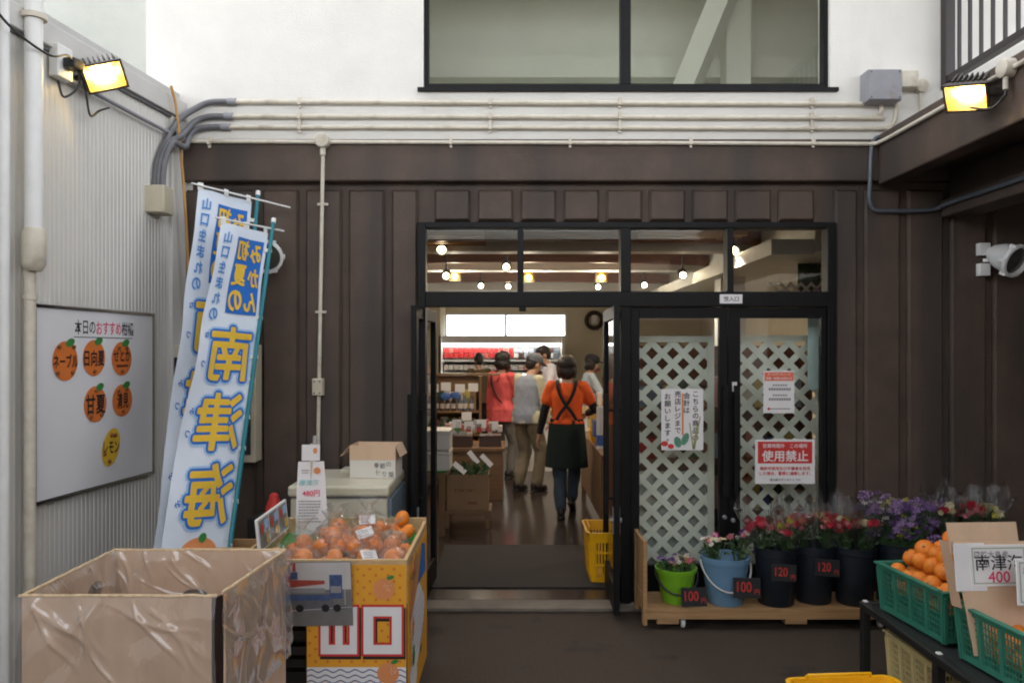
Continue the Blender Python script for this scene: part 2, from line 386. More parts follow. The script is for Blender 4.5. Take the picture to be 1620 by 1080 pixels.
b.box((-2.352, D-.01, 3.009), (5.2, D+.19, UZ0)); b.box((-2.352, D-.01, UZ0), (UX0, D+.19, UZ1)); b.box((UX1, D-.01, UZ0), (5.2, D+.19, UZ1)); b.box((-2.352, D-.01, UZ1), (5.2, D+.19, 6.4))
b.build('upper_wall', M['white_wall'], bld, world=True)
wf = MB(); t = .03
wf.box((UX0+.002, D+.02, UZ0+.002), (UX0+t, D+.09, UZ1)); wf.box((UX1-t, D+.02, UZ0+.002), (UX1-.002, D+.09, UZ1))
wf.box((UX0+t, D+.02, UZ0+.002), (UX1-t, D+.09, UZ0+.04)); wf.box((UX0+t, D+.02, UZ1-.03), (UX1-t, D+.09, UZ1)); wf.box((.703, D+.015, UZ0+.04), (.768, D+.095, UZ1-.03))
win = wf.build('window', M['black_alu'], bld, world=True)
b = MB(); b.box((UX0-.035, D-.04, UZ0-.022), (UX1+.045, D+.02, UZ0)); b.build('window_sill', M['black_alu'], win, world=True)
for x0, x1 in ((UX0+t, .703), (.768, UX1-t)):
    b = MB(); b.quad((x0, D+.055, UZ0+.04), (x1, D+.055, UZ0+.04), (x1, D+.055, UZ1-.03), (x0, D+.055, UZ1-.03)); b.build('pane', M['upper_glass'], win, world=True)
b = MB()                                      # the room behind the upper window
y0, y1, z0, z1 = D+.2, 6.9, 3.1, 4.95
b.quad((-2.3, y1, z0), (4.5, y1, z0), (4.5, y1, z1), (-2.3, y1, z1)); b.quad((-2.3, y0, z1), (-2.3, y1, z1), (4.5, y1, z1), (4.5, y0, z1))
b.quad((-2.3, y0, z0), (4.5, y0, z0), (4.5, y1, z0), (-2.3, y1, z0)); b.quad((-2.3, y0, z0), (-2.3, y1, z0), (-2.3, y1, z1), (-2.3, y0, z1)); b.quad((4.5, y0, z0), (4.5, y0, z1), (4.5, y1, z1), (4.5, y1, z0))
b.build('upstairs_room', M['attic'], bld, world=True)
b = MB(); b.bar((1.15, 6.5, 3.12), (1.85, 6.2, 4.9), .24, .16); b.box((-2.2, 6.7, 3.95), (4.4, 6.85, 4.12)); b.box((1.75, 6.5, 3.12), (1.95, 6.7, 4.7)); b.build('reflection_brace', M['attic'], bld, world=True)  # brace added behind the glass to stand for a reflected beam

# ---- inner shell of the shop
b = MB(); X0, X1, Y0, Y1, ZC = -3.2, 3.4, D+.25, 14.4, 2.9
b.quad((X0, Y0, 0), (X0, Y1, 0), (X0, Y1, ZC), (X0, Y0, ZC)); b.quad((X1, Y0, 0), (X1, Y0, ZC), (X1, Y1, ZC), (X1, Y1, 0))
b.box((X0, Y1, 0), (X1, Y1+.2, 1.93)); b.box((X0, Y1, 2.30), (X1, Y1+.2, ZC)); b.box((X0, Y1, 1.93), (-1.19, Y1+.2, 2.30)); b.box((.96, Y1, 1.93), (X1, Y1+.2, 2.30))
b.build('inner_wall', M['cream_wall'], bld, world=True)
b = MB(); b.quad((X0, Y0, ZC), (X0, Y1, ZC), (X1, Y1, ZC), (X1, Y0, ZC)); b.box((X0, Y0+.02, 3.0), (X1, Y1, 3.05)); b.build('ceiling', M['ceiling'], bld, world=True)
b = MB(); b.box((-1.19, 14.36, 1.90), (.96, 14.5, 1.93)); b.box((-1.19, 14.36, 2.30), (.96, 14.5, 2.33)); b.box((-.14, 14.42, 1.93), (-.09, 14.5, 2.30)); b.box((-1.22, 14.36, 1.9), (-1.19, 14.5, 2.33)); b.box((.96, 14.36, 1.9), (.99, 14.5, 2.33))
rw = b.build('window', M['white_frame'], bld, world=True)
b = MB(); b.quad((-1.19, 14.46, 1.93), (.96, 14.46, 1.93), (.96, 14.46, 2.3), (-1.19, 14.46, 2.3)); b.build('pane', M['glass'], rw, world=True)
for (yy, za, zb, zc) in ((7.6, 2.60, 2.655, 2.78), (9.6, 2.62, 2.68, 2.80), (12.0, 2.56, 2.66, 2.80)):
    b = MB(); b.box((X0, yy, za), (X1, yy+.22, zb)); b.box((X0, yy+.05, zb), (X1, yy+.2, ZC)); bm_ = b.build('ceiling_beam', M['white_frame'], bld, world=True)
    b = MB(); n = 20
    for i in range(n):                        # bowed timber fascia on the beam
        xa = X0+(X1-X0)*i/n; xb = X0+(X1-X0)*(i+1)/n
        f = lambda x: yy-.04-.35*max(0, 1-((x-.2)/2.2)**2)
        b.hexa([(xa, f(xa), zb-.004), (xb, f(xb), zb-.004), (xb, f(xb)+.05, zb-.004), (xa, f(xa)+.05, zb-.004), (xa, f(xa), zc), (xb, f(xb), zc), (xb, f(xb)+.05, zc), (xa, f(xa)+.05, zc)])
    b.build('timber_fascia', M['wood_dark'], bm_, world=True)
for x0, x1, yy, zz in ((-1.6, -.25, 7.0, 2.66), (1.15, 2.1, 7.1, 2.68)):
    b = MB()
    for k in range(7): b.box((x0, yy+.16*k, zz), (x1, yy+.16*k+.035, zz+.05))
    for xx in (x0+.1, x1-.14): b.box((xx, yy-.03, zz+.052), (xx+.04, yy+1.05, zz+.10)); b.box((xx, yy+.5, zz+.10), (xx+.03, yy+.53, ZC))
    b.build('slat_screen', M['wood'], bld, world=True)
b = MB(); b.box((2.02, 6.2, 2.40), (2.35, 14.3, 2.52)); b.box((2.36, 6.2, 2.42), (X1, 14.3, ZC)); b.build('bulkhead', M['white_frame'], bld, world=True)
b = MB(); b.box((2.15, 8.2, .03), (2.4, 8.45, 2.41)); b.build('column', M['white_frame'], bld, world=True)
b = MB(); b.box((-1.75, 13.3, .03), (-1.2, 14.3, 2.9)); b.build('column', M['cream_wall'], bld, world=True)
b = MB(); b.box((-2.0, D-.10, .002), (2.6, D+.249, .028)); b.build('threshold', mat('worn_concrete', (.16, .135, .108), .85, .2, 6, .3, 80), bld, bev=.006, world=True)

# ---- entrance frame, transom and doors (all parts of the building)
b = MB(); fa, fb = D-.012, D+.10
b.box((OX0+.002, fa, .03), (-.556, fb, OZ)); b.box((2.03, fa, .03), (OX1-.002, fb, OZ)); b.box((-.556, fa, 2.44), (2.03, fb, OZ)); b.box((-.556, fa-.01, 1.935), (2.03, fb, 2.03)); b.box((.70, fa, .03), (.765, fb, 1.935))
b.box((.70, fa, 2.03), (.765, fb, 2.44)); b.box((.035, fa, 2.03), (.075, fb, 2.44)); b.box((1.385, fa, 2.03), (1.425, fb, 2.44))
b.box((.045, fa-.02, 1.905), (.09, fa+.03, 1.934))
df = b.build('entrance_frame', M['black_alu'], bld, bev=.004, world=True)
for x0, x1 in ((-.556, .035), (.075, .70), (.765, 1.385), (1.425, 2.03)):
    b = MB(); b.quad((x0, D+.04, 2.03), (x1, D+.04, 2.03), (x1, D+.04, 2.44), (x0, D+.04, 2.44)); b.build('transom_pane', M['glass'], df, world=True)
def door(x0, x1, gx0, gx1, hx):
    b = MB(); y0, y1 = D+.01, D+.055
    b.box((x0, y0, .035), (gx0, y1, 1.93)); b.box((gx1, y0, .035), (x1, y1, 1.93)); b.box((gx0, y0, 1.862), (gx1, y1, 1.93)); b.box((gx0, y0, .035), (gx1, y1, .27))
    d_ = b.build('door', M['black_alu'], bld, bev=.003, world=True)
    b = MB(); b.quad((gx0, D+.032, .27), (gx1, D+.032, .27), (gx1, D+.032, 1.862), (gx0, D+.032, 1.862)); b.build('glass_pane', M['glass'], d_, world=True)
    b = MB(); b.bar((hx, D-.045, .72), (hx, D-.045, 1.43), .028, .022)
    for z in (.80, 1.35): b.box((hx-.01, D-.04, z-.01), (hx+.01, D+.012, z+.01))
    b.build('handle', M['black_alu'], d_, world=True)
    return d_
dr1 = door(.766, 1.392, .823, 1.338, 1.365); dr2 = door(1.396, 2.029, 1.474, 1.995, 1.432)
b = MB(); b.lathe([(.014, 0), (.014, .012), (.008, .016)], 12, M=frame((1.37, D+.009, .58), (1, 0, 0), (0, 0, 1))); b.build('lock_cylinder', M['grey_box'], dr1, world=True)
b = MB(); b.lathe([(.014, 0), (.014, .012), (.008, .016)], 12, M=frame((1.425, D+.009, .56), (1, 0, 0), (0, 0, 1))); b.build('lock_cylinder', M['grey_box'], dr2, world=True)
b = MB(); b.box((1.42, D+.002, 1.39), (1.45, D+.009, 1.45)); b.build('latch_plate', M['white_frame'], dr2, world=True)
def leaf(p, q, s):
    p = Vector(p); q = Vector(q); u = (q-p).normalized(); L = (q-p).length; n = Vector((u.y, -u.x, 0))*.02
    Mx = frame((p.x, p.y, .03), u, UP); b = MB()
    for a0, a1, z0, z1 in ((0, .07, .01, 1.9), (L-.07, L, .01, 1.9), (.07, L-.07, 1.82, 1.9), (.07, L-.07, .01, .17)): b.box((a0, z0, -.018), (a1, z1, .018), M=Mx)
    d_ = b.build('door', M['black_alu'], bld, bev=.003, world=True)
    b = MB(); b.rect(.07, .17, L-.07, 1.82, 0, M=Mx); b.build('glass_pane', M['glass'], d_, world=True)
    b = MB()
    for k in (-1, 1): b.bar(Mx @ Vector((.12, .6, k*.05)), Mx @ Vector((.12, 1.35, k*.05)), .022); b.bar(Mx @ Vector((.12, .7, 0)), Mx @ Vector((.12, .7, k*.05)), .014); b.bar(Mx @ Vector((.12, 1.25, 0)), Mx @ Vector((.12, 1.25, k*.05)), .014)
    b.build('handle', M['black_alu'], d_, world=True)
    b = MB(); b.lathe([(.016, -.034), (.016, .034)], 12, M=Mx @ Matrix.Translation((.04, .58, 0))); b.box((.022, .50, -.022), (.058, .66, .022), M=Mx); b.build('lock', M['grey_box'], d_, world=True)
leaf((.640, 4.86, 0), (.667, 5.68, 0), 1); leaf((-.60, 4.86, 0), (-.553, 5.68, 0), -1)

# ---- small sign over the right door
def plaque(name, label, cat, o, xd, yd, w_, h_, th=.006, base='paper'):
    t_ = thing(name, label, cat, o); Mx = frame((0, 0, 0), xd, yd)
    b = MB(); b.box((-w_/2, -h_/2, -th), (w_/2, h_/2, 0), M=Mx); b.build('panel', M[base], t_, bev=.0015)
    return t_, Mx
FX, FY = (1, 0, 0), (0, 0, 1)
t_, Mx = plaque('door_sign', 'small white plate with three black characters over the right double door', 'sign', (1.405, D-.024, 1.983), FX, FY, .145, .058)
MB().text('搬入口', Mx, .034, .01).build('lettering', M['ink'], t_)
# ---- notices on the glass
t_, Mx = plaque('handwritten_notice', 'handwritten white notice with painted red radishes taped on the left door glass', 'notice', (1.103, D+.026, 1.206), FX, FY, .272, .395, .003)
b = MB()
for s_, x, y in (('こちらの商品の', .085, .165), ('会計は', .028, .155), ('売店レジまで', -.03, .165), ('お願いします。', -.095, .150)): b.vtext(s_, Mx, .044, x, y, .047, bold=.02)
b.build('lettering', M['ink'], t_)
b = MB(); b.rect(-.004, -.10, .008, .17, .0006, M=Mx); b.build('ruled_line', M['orange_soft'], t_)
b = MB(); b.disc(-.115, -.155, .022, .017, .002, M=Mx); b.disc(-.075, -.172, .02, .016, .002, M=Mx); b.build('red_radish', M['red'], t_)
b = MB(); b.disc(-.03, -.145, .024, .036, .002, M=Mx, rot=.3); b.disc(.017, -.125, .022, .042, .003, M=Mx, rot=-.4); b.build('green_leaf', mat('painted_green', (.10, .26, .17), .8, .3, 60), t_)
b = MB()
for x0, y0, x1, y1 in ((.07, -.19, .045, -.02), (.075, -.19, .115, .02), (.07, -.19, .095, -.03)): b.add([(x0-.004, y0, .0022), (x0+.006, y0, .0022), (x1+.004, y1, .0022), (x1-.003, y1, .0022)], [(0, 1, 2, 3)], 0, Mx)
b.build('painted_stalk', mat('painted_olive', (.34, .34, .16), .8, .2, 60), t_)
t_, Mx = plaque('holiday_notice', 'small white notice with an orange heading on the right door glass', 'notice', (1.728, D+.026, 1.385), FX, FY, .2, .275, .003)
b = MB(); b.rect(-.094, .072, .094, .128, .0006, M=Mx); b.build('heading_band', mat('orange_red_band', (.72, .16, .08), .7), t_)
b = MB(); b.text('ゴールデンウィーク', Mx, .017, .02, y=.114, z=.002); b.text('営業・休館のお知らせ', Mx, .017, .02, y=.088, z=.002); b.build('heading', M['paper'], t_)
b = MB()
for y in (.02, -.045):
    for k in range(9): b.rect(-.066+k*.016, y-.010, -.066+k*.016+.0135, y+.006, .001, M=Mx)
    for k in range(6): b.rect(-.04+k*.016, y+.018, -.04+k*.016+.012, y+.029, .001, M=Mx)
b.rect(-.06, -.112, .07, -.106, .001, M=Mx); b.build('printed_lines', M['grey_ink'], t_)
b = MB(); b.disc(-.066, -.109, .009, z=.0012, M=Mx); b.build('red_mark', M['red'], t_)
t_, Mx = plaque('no_use_sign', 'red and white board with large white characters on the right door', 'sign', (1.757, D-.004, .9375), FX, FY, .385, .285, .006)
b = MB(); b.rect(-.175, -.01, .175, .13, .0008, M=Mx); b.build('red_field', M['red'], t_)
b = MB(); b.text('営業時間外　この場所', Mx, .029, .015, y=.103, z=.002); b.text('使用禁止', Mx, .075, .03, y=.038, z=.002); b.build('white_lettering', M['paper'], t_)
b = MB(); b.text('無許可使用及び不審者を発見', Mx, .025, .03, y=-.042, z=.002); b.text('した場合、警察に通報します。', Mx, .025, .03, y=-.074, z=.002); b.build('red_lettering', M['red'], t_)
MB().text('道の駅サザンセトとうわ', Mx, .018, .015, y=-.115, z=.002).build('black_lettering', M['ink'], t_)

# ---- left shed with corrugated siding
shed = thing('siding_shed', 'low shed with white corrugated siding along the left side', 'shed', (WX(5.13), 5.13, 0))
b = MB(); prof = []; L0 = -9; s_ = L0
while s_ < -.16:
    prof += [(s_, 0), (s_+.014, 0), (s_+.018, .0026), (s_+.030, .0026)]; s_ += .034
pts = [Vector((WX(5.13), 5.13, 0))+WD*s+WN*(o-.009) for s, o in prof]
vs = [p for p in pts]+[p+UP*3.12 for p in pts]; n = len(pts)
b.add(vs, [(i, i+1, n+i+1, n+i) for i in range(n-1)]); b.build('siding', M['siding'], shed, world=True)
b = MB(); A = Vector((WX(5.13), 5.13, 0))
Mx = frame(A, WD, UP)
b.box((-9, 3.125, -.10), (.03, 3.24, .030), M=Mx); b.build('cap', mat('pale_grey_trim', (.50, .49, .47), .5, .06, 5), shed, bev=.006, world=True)
b = MB(); b.box((-9, 3.108, -.02), (.0, 3.124, .012), M=Mx); b.build('seal_strip', M['grey_pipe'], shed, world=True)
b = MB(); b.box((-.16, 0, -.06), (.02, 3.12, .016), M=Mx); b.box((.02, 0, -.06), (.034, 3.10, .05), M=Mx); b.build('corner_trim', M['siding'], shed, bev=.004, world=True)
b = MB(); b.box((-9, 3.245, -2.6), (.0, 3.30, -.02), M=Mx); b.build('roof', M['cap'], shed, world=True)
b = MB(); b.box((-8.95, 0, -2.6), (-.05, 3.1, -2.5), M=Mx); b.box((-8.95, 0, -2.49), (-8.85, 3.1, -.03), M=Mx); b.build('back_wall', M['siding'], shed, world=True)

# the grey wall beyond the shed
gw_ = MB().box((-9, 7.2, 0), (-2.45, 7.5, 9)).build('rear_wall', M['grey_wall']); tag(gw_, 'plain grey concrete wall rising behind the white shed', 'wall')
# covered court: high roof overhead (seen in the reflections of the upper window) and an added, unseen building across the yard
rf = thing('court_roof', 'high grey roof on steel beams over the yard', 'roof', (0, 0, 6.4))
b = MB(); b.box((-7, -4.4, 6.42), (8, 3.2, 6.55)); b.build('roof_sheet', M['white_wall'], rf, world=True)
for x in (-5, -1.6, 1.8, 5.2):
    b = MB(); b.box((x-.1, -4.35, 6.12), (x+.1, D-.05, 6.418)); b.build('beam', M['white_frame'], rf, world=True)
for x in (-5, 5.2):
    b = MB(); b.box((x-.12, -4.3, 0), (x+.12, -4.06, 6.118)); b.build('post', M['white_frame'], rf, world=True)

ob = thing('sky_block_building', 'unseen building added across the yard to block low sky light', 'building', (0, -9, 0))  # unseen; added to keep low sky light off the facade
b = MB(); b.box((-16, -13, 0), (16, -9, 4.3)); b.build('wall', mat('dark_render', (.13, .12, .11), .9), ob, world=True)
b = MB(); b.box((-16.3, -13.3, 4.303), (16.3, -8.6, 4.5)); b.build('flat_roof', M['grey_wall'], ob, world=True)
for x in range(-13, 15, 4):
    b = MB(); b.box((x, -9.0, 1), (x+1.8, -8.96, 2.4)); b.build('window', M['lens' if 'lens' in M else 'black_alu'], ob, world=True)

sw = thing('light_block_wall', 'added brown wall blocking low light from the right, under the balcony', 'wall', (4.6, 1, 0))  # wall added to hold back low light from the right
b = MB(); b.box((4.601, -4.0, 0), (4.8, D-.001, 2.79)); b.build('panel', M['brown'], sw, world=True)
for k in range(12):
    b = MB(); b.box((4.575, -3.9+.75*k, .002), (4.6, -3.85+.75*k, 2.78)); b.build('batten', M['brown'], sw, world=True)

# ---- right balcony
bal = thing('balcony', 'brown balcony with slatted railing over the right side', 'balcony', (2.34, D, 2.7))
b = MB(); b.box((2.34, -1.5, 2.71), (2.46, D-.036, 3.03)); b.build('fascia_beam', M['brown'], bal, bev=.01, world=True)
b = MB(); b.box((2.461, -1.5, 2.80), (5, D-.037, 3.0)); b.build('slab', M['brown'], bal, world=True)
b = MB(); b.box((2.757, -1.5, 2.505), (2.95, D-.002, 2.615)); b.box((2.80, -1.5, 2.616), (2.9, D-.036, 2.798)); b.build('lower_beam', M['brown'], bal, bev=.01, world=True)
b = MB(); b.box((2.72, -1.5, 3.003), (2.86, D-.012, 3.30)); b.build('kerb', M['white_wall'], bal, bev=.006, world=True)
b = MB(); b.box((2.75, -1.5, 3.35), (2.80, D-.09, 3.39)); b.box((2.745, -1.5, 4.35), (2.805, D-.09, 4.40)); b.box((2.745, D-.09, 3.15), (2.805, D-.03, 4.45))
ra = b.build('railing', M['dark_brown_metal'], bal, world=True)
for k in range(34):
    b = MB(); y = D-.19-k*.115; b.box((2.766, y-.008, 3.391), (2.784, y+.008, 4.349)); b.build('baluster', M['dark_brown_metal'], ra, world=True)

# ================================================================== PIPES, BOXES, LAMPS ON THE WALLS
def clamp_at(x, y, z, vert=False):
    b = MB()
    if vert: b.box((x-.034, y-.004, z-.008), (x+.034, y+.012, z+.008)); b.box((x-.016, y-.020, z-.0085), (x+.016, y-.003, z+.0085))
    else: b.box((x-.008, y-.004, z-.034), (x+.008, y+.012, z+.034)); b.box((x-.0085, y-.022, z-.017), (x+.0085, y-.003, z+.017))
    return b
def conduit(label, pts, r, m, clamps, y, g='conduits running along the facade'):
    t_ = thing('conduit', label, 'conduit', pts[0], group=g)
    b = MB(); b.tube(pts, r, 10); b.build('pipe', M[m], t_, smooth=R(50), world=True)
    for x, z in clamps: clamp_at(x, y, z).build('clamp', M[m], t_, world=True)
yw = D-.032
cx3 = (-1.36, -.14, .69, 1.92)
conduit('topmost cream conduit, just below the upper window, ending in the grey box', [(-1.80, yw, 3.243), (2.25, yw, 3.228)], .015, 'cream_pipe', [(x, 3.238) for x in cx3], yw)
conduit('second cream conduit from the top, curving up under the grey box', catmull([(-1.82, yw, 3.150), (0, yw, 3.146), (2.18, yw, 3.140), (2.30, yw, 3.145), (2.36, yw, 3.18), (2.36, yw, 3.24)], 8), .014, 'cream_pipe', [(x, 3.148) for x in cx3], yw)
conduit('third cream conduit, along the foot of the white wall, rising to a small box', catmull([(-1.84, yw, 3.082), (0, yw, 3.078), (2.28, yw, 3.072), (2.40, yw, 3.08), (2.455, yw, 3.14), (2.455, yw, 3.30)], 8), .013, 'cream_pipe', [(x, 3.08) for x in cx3], yw)
yl = D-.052
conduit('lowest cream conduit, on the brown beam and on along the balcony fascia', catmull([(-2.14, yl, 2.985), (-1, yl, 2.98), (1, yl, 2.974), (2.16, yl, 2.968), (2.28, yl-.01, 2.966), (2.322, yl-.08, 2.966), (2.322, 4.6, 2.962), (2.322, 3.4, 2.962), (2.322, 1.5, 2.962)], 8), .0125, 'cream_pipe', [(x, 2.979) for x in (-1.93, -.39, .37, 1.14, 1.92)], yl)
for lab, x0, z0, a, mid in (('outermost grey flexible conduit bending down into the beige box', -1.80, 3.243, -.02, .03), ('middle grey flexible conduit bending down into the beige box', -1.82, 3.150, .0, 0), ('innermost grey flexible conduit bending down into the beige box', -1.84, 3.082, .025, -.03)):
    pts = catmull([(x0, yw, z0), (x0-.12, yw-.004, z0-.004), (x0-.20, yw-.03, z0-.045), (-2.065+a, 4.97, z0-.16), (-2.10+a, 4.87, 2.92), (-2.12+a, 4.80, 2.78), (-2.125+a, 4.78, 2.62)], 8)
    t_ = thing('flexible_conduit', lab, 'conduit', pts[0], group='grey flexible conduits in the corner')
    MB().tube(pts, .019, 10).build('hose', M['grey_pipe'], t_, smooth=R(60), world=True)
    MB().tube([(x0-.02, yw, z0), (x0+.035, yw, z0)], .023, 10).build('coupling', M['grey_box'], t_, smooth=R(50), world=True)
def wallbox(name, label, cat, a, bb, m, lid=True, screws=True):
    a = Vector(a); bb = Vector(bb); t_ = thing(name, label, cat, ((a.x+bb.x)/2, bb.y, a.z))
    MB().box(a, bb).build('body', M[m], t_, bev=.006, world=True)
    if lid: MB().box((a.x+.004, a.y-.008, a.z+.004), (bb.x-.004, a.y-.0005, bb.z-.004)).build('lid', M[m], t_, bev=.003, world=True)
    if screws:
        b = MB()
        for x in (a.x+.018, bb.x-.018):
            for z in (a.z+.018, bb.z-.018): b.lathe([(.006, 0), (.006, .005)], 8, M=frame((x, a.y-.008, z), FX, FY))
        b.build('screw', M['grey_pipe'], t_, world=True)
    return t_
wallbox('junction_box', 'grey steel junction box right of the upper window', 'box', (2.235, D-.13, 3.222), (2.448, D-.011, 3.418), 'grey_box')
wallbox('junction_box', 'small cream box right of the grey steel box', 'box', (2.46, D-.09, 3.315), (2.575, D-.011, 3.425), 'cream_pipe', True, False)
t_ = thing('round_box', 'round cream junction cap beside the small cream box', 'box', (2.615, D-.011, 3.34)); MB().lathe([(.042, 0), (.042, .05), (.034, .056)], 20, M=frame((0, 0, 0), FX, FY)).build('cap', M['cream_pipe'], t_, smooth=R(40)); MB().tube([(0, -.02, -.04), (0, -.02, -.2)], .009, 8).build('stub_pipe', M['cream_pipe'], t_)
t_ = thing('round_box', 'round cream junction cap where a conduit drops down the brown wall', 'box', (-1.205, D-.036, 2.985)); MB().lathe([(.047, 0), (.047, .05), (.04, .058)], 22, M=frame((0, 0, 0), FX, FY)).build('cap', M['cream_pipe'], t_, smooth=R(40)); MB().tube([(0, -.02, -.04), (0, -.02, -.09)], .018, 8).build('collar', M['cream_pipe'], t_)
t_ = thing('conduit', 'vertical cream conduit dropping down the brown wall to a switch box', 'conduit', (-1.205, D-.02, .95))
MB().tube([(-1.206, D-.045, 2.92), (-1.215, D-.03, 2.65), (-1.245, D-.02, 1.0)], .0125, 10).build('pipe', M['cream_pipe'], t_, smooth=R(50), world=True)
for z in (2.59, 1.90): clamp_at(-1.215 if z > 2 else -1.228, D-.018, z, True).build('clamp', M['cream_pipe'], t_, world=True)
wallbox('switch_box', 'yellowed switch box on the vertical conduit of the brown wall', 'box', (-1.275, D-.058, 1.365), (-1.205, D-.002, 1.475), 'beige', True, True)
t_ = wallbox('junction_box', 'beige box under the grey flexible conduits', 'box', (-2.205, 4.72, 2.47), (-2.06, 4.86, 2.635), 'beige', True, False)
# steel conduit on the right
t_ = thing('conduit', 'blue grey conduit looping from the beam to below the balcony', 'conduit', (2.30, D, 2.55))
pts = catmull([(2.38, D-.052, 3.02), (2.315, D-.055, 3.0), (2.29, D-.055, 2.93), (2.285, D-.05, 2.75), (2.288, D-.035, 2.62), (2.32, D-.028, 2.555), (2.40, D-.026, 2.545), (2.62, D-.026, 2.548), (2.72, D-.035, 2.56), (2.742, D-.13, 2.575), (2.742, 4.4, 2.575), (2.742, 3, 2.575), (2.742, 1, 2.575)], 8)
MB().tube(pts, .014, 10).build('pipe', M['steel_pipe'], t_, smooth=R(50), world=True)
# downpipe on the shed
t_ = thing('downpipe', 'tall cream downpipe in front of the shed siding at the left edge', 'pipe', (WX(3.74)+.06, 3.74, 0))
c0 = Vector((WX(3.70)+.062, 3.70, 0))
MB().tube([c0+UP*2.2, c0+UP*4.2], .039, 16).build('pipe', M['white_frame'], t_, smooth=R(50), world=True)
MB().tube([c0+UP*2.02, c0+UP*2.05, c0+UP*2.19, c0+UP*2.22], [.034, .052, .052, .042], 16).build('reducer', M['cream_pipe'], t_, smooth=R(50), world=True)
MB().tube([c0+UP*.0+WN*-.02, c0+UP*2.04+WN*-.02], .026, 12).build('lower_pipe', M['cream_pipe'], t_, smooth=R(50), world=True)
for z in (3.2, 1.9):
    MB().tube([c0+UP*(z-.012)-WN*(.02 if z < 2 else 0), c0+UP*(z+.012)-WN*(.02 if z < 2 else 0)], .032 if z < 2 else .056, 14).build('bracket', M['cream_pipe'], t_, smooth=R(50), world=True)
t_ = thing('conduit', 'thin white conduit at the far left of the shed siding', 'conduit', (WX(3.52)+.02, 3.52, 0)); c1 = Vector((WX(3.56)+.03, 3.56, 0)); MB().tube([c1, c1+UP*4.0], .022, 10).build('pipe', M['white_frame'], t_, smooth=R(50), world=True)
# diagonal rail under the left floodlight and outlet
def wl(d, z, off=.03): return Vector((WX(d), d, z))+WN*off
t_ = thing('conduit', 'thin grey conduit under the left floodlight', 'conduit', wl(3.95, 3.0)); MB().tube([wl(3.92, 3.01), wl(5.0, 2.99)], .012, 8).build('pipe', M['grey_box'], t_, smooth=R(50), world=True)
MB().box((4.97, 2.965, 0), (4.995, 3.015, .05), M=frame((WX(0), 0, 0), WD, UP)).build('end_clip', M['black'], t_, world=True)
t_ = thing('outlet_box', 'white outlet box with a black plug high on the shed siding', 'box', wl(3.93, 3.03, 0)); Mx = frame((0, 0, 0), WD, UP)
MB().box((-.05, -.04, .004), (.06, .12, .055), M=Mx).build('body', M['white_frame'], t_, bev=.006); MB().box((-.02, .01, .056), (.06, .06, .12), M=Mx).build('plug', M['black'], t_, bev=.008)
def cable(label, pts, r, m, n=8): 
    t_ = thing('cable', label, 'cable', pts[0]); MB().tube(catmull(pts, n), r, 6).build('cord', M[m], t_, smooth=R(60), world=True); return t_
cable('black power cable sagging from the left edge to the outlet box', [wl(3.3, 3.22, .10), wl(3.5, 3.09, .09), wl(3.72, 3.03, .12), wl(3.86, 3.075, .12), wl(3.93, 3.06, .10)], .006, 'black')
cable('black lead hanging in a loop between outlet box and left floodlight', [wl(3.95, 3.08, .10), wl(4.0, 2.98, .08), wl(3.93, 2.90, .05), wl(3.9, 2.97, .04)], .006, 'black')
cable('black lead from the plug to the left floodlight', [wl(3.97, 3.07, .10), wl(4.05, 2.97, .08), wl(4.10, 2.86, .07), wl(4.16, 2.90, .08), wl(4.24, 2.94, .08)], .006, 'black')
M['orange_cord'] = mat('orange_cord', (.48, .26, .08), .6, .1, 10)
cable('orange extension cord hanging down the shed corner', [wl(4.88, 3.27, .06), wl(4.94, 3.15, .06), wl(4.99, 2.9, .06), wl(5.02, 2.6, .07), wl(5.06, 2.2, .07), wl(5.08, 1.9, .06)], .009, 'orange_cord')
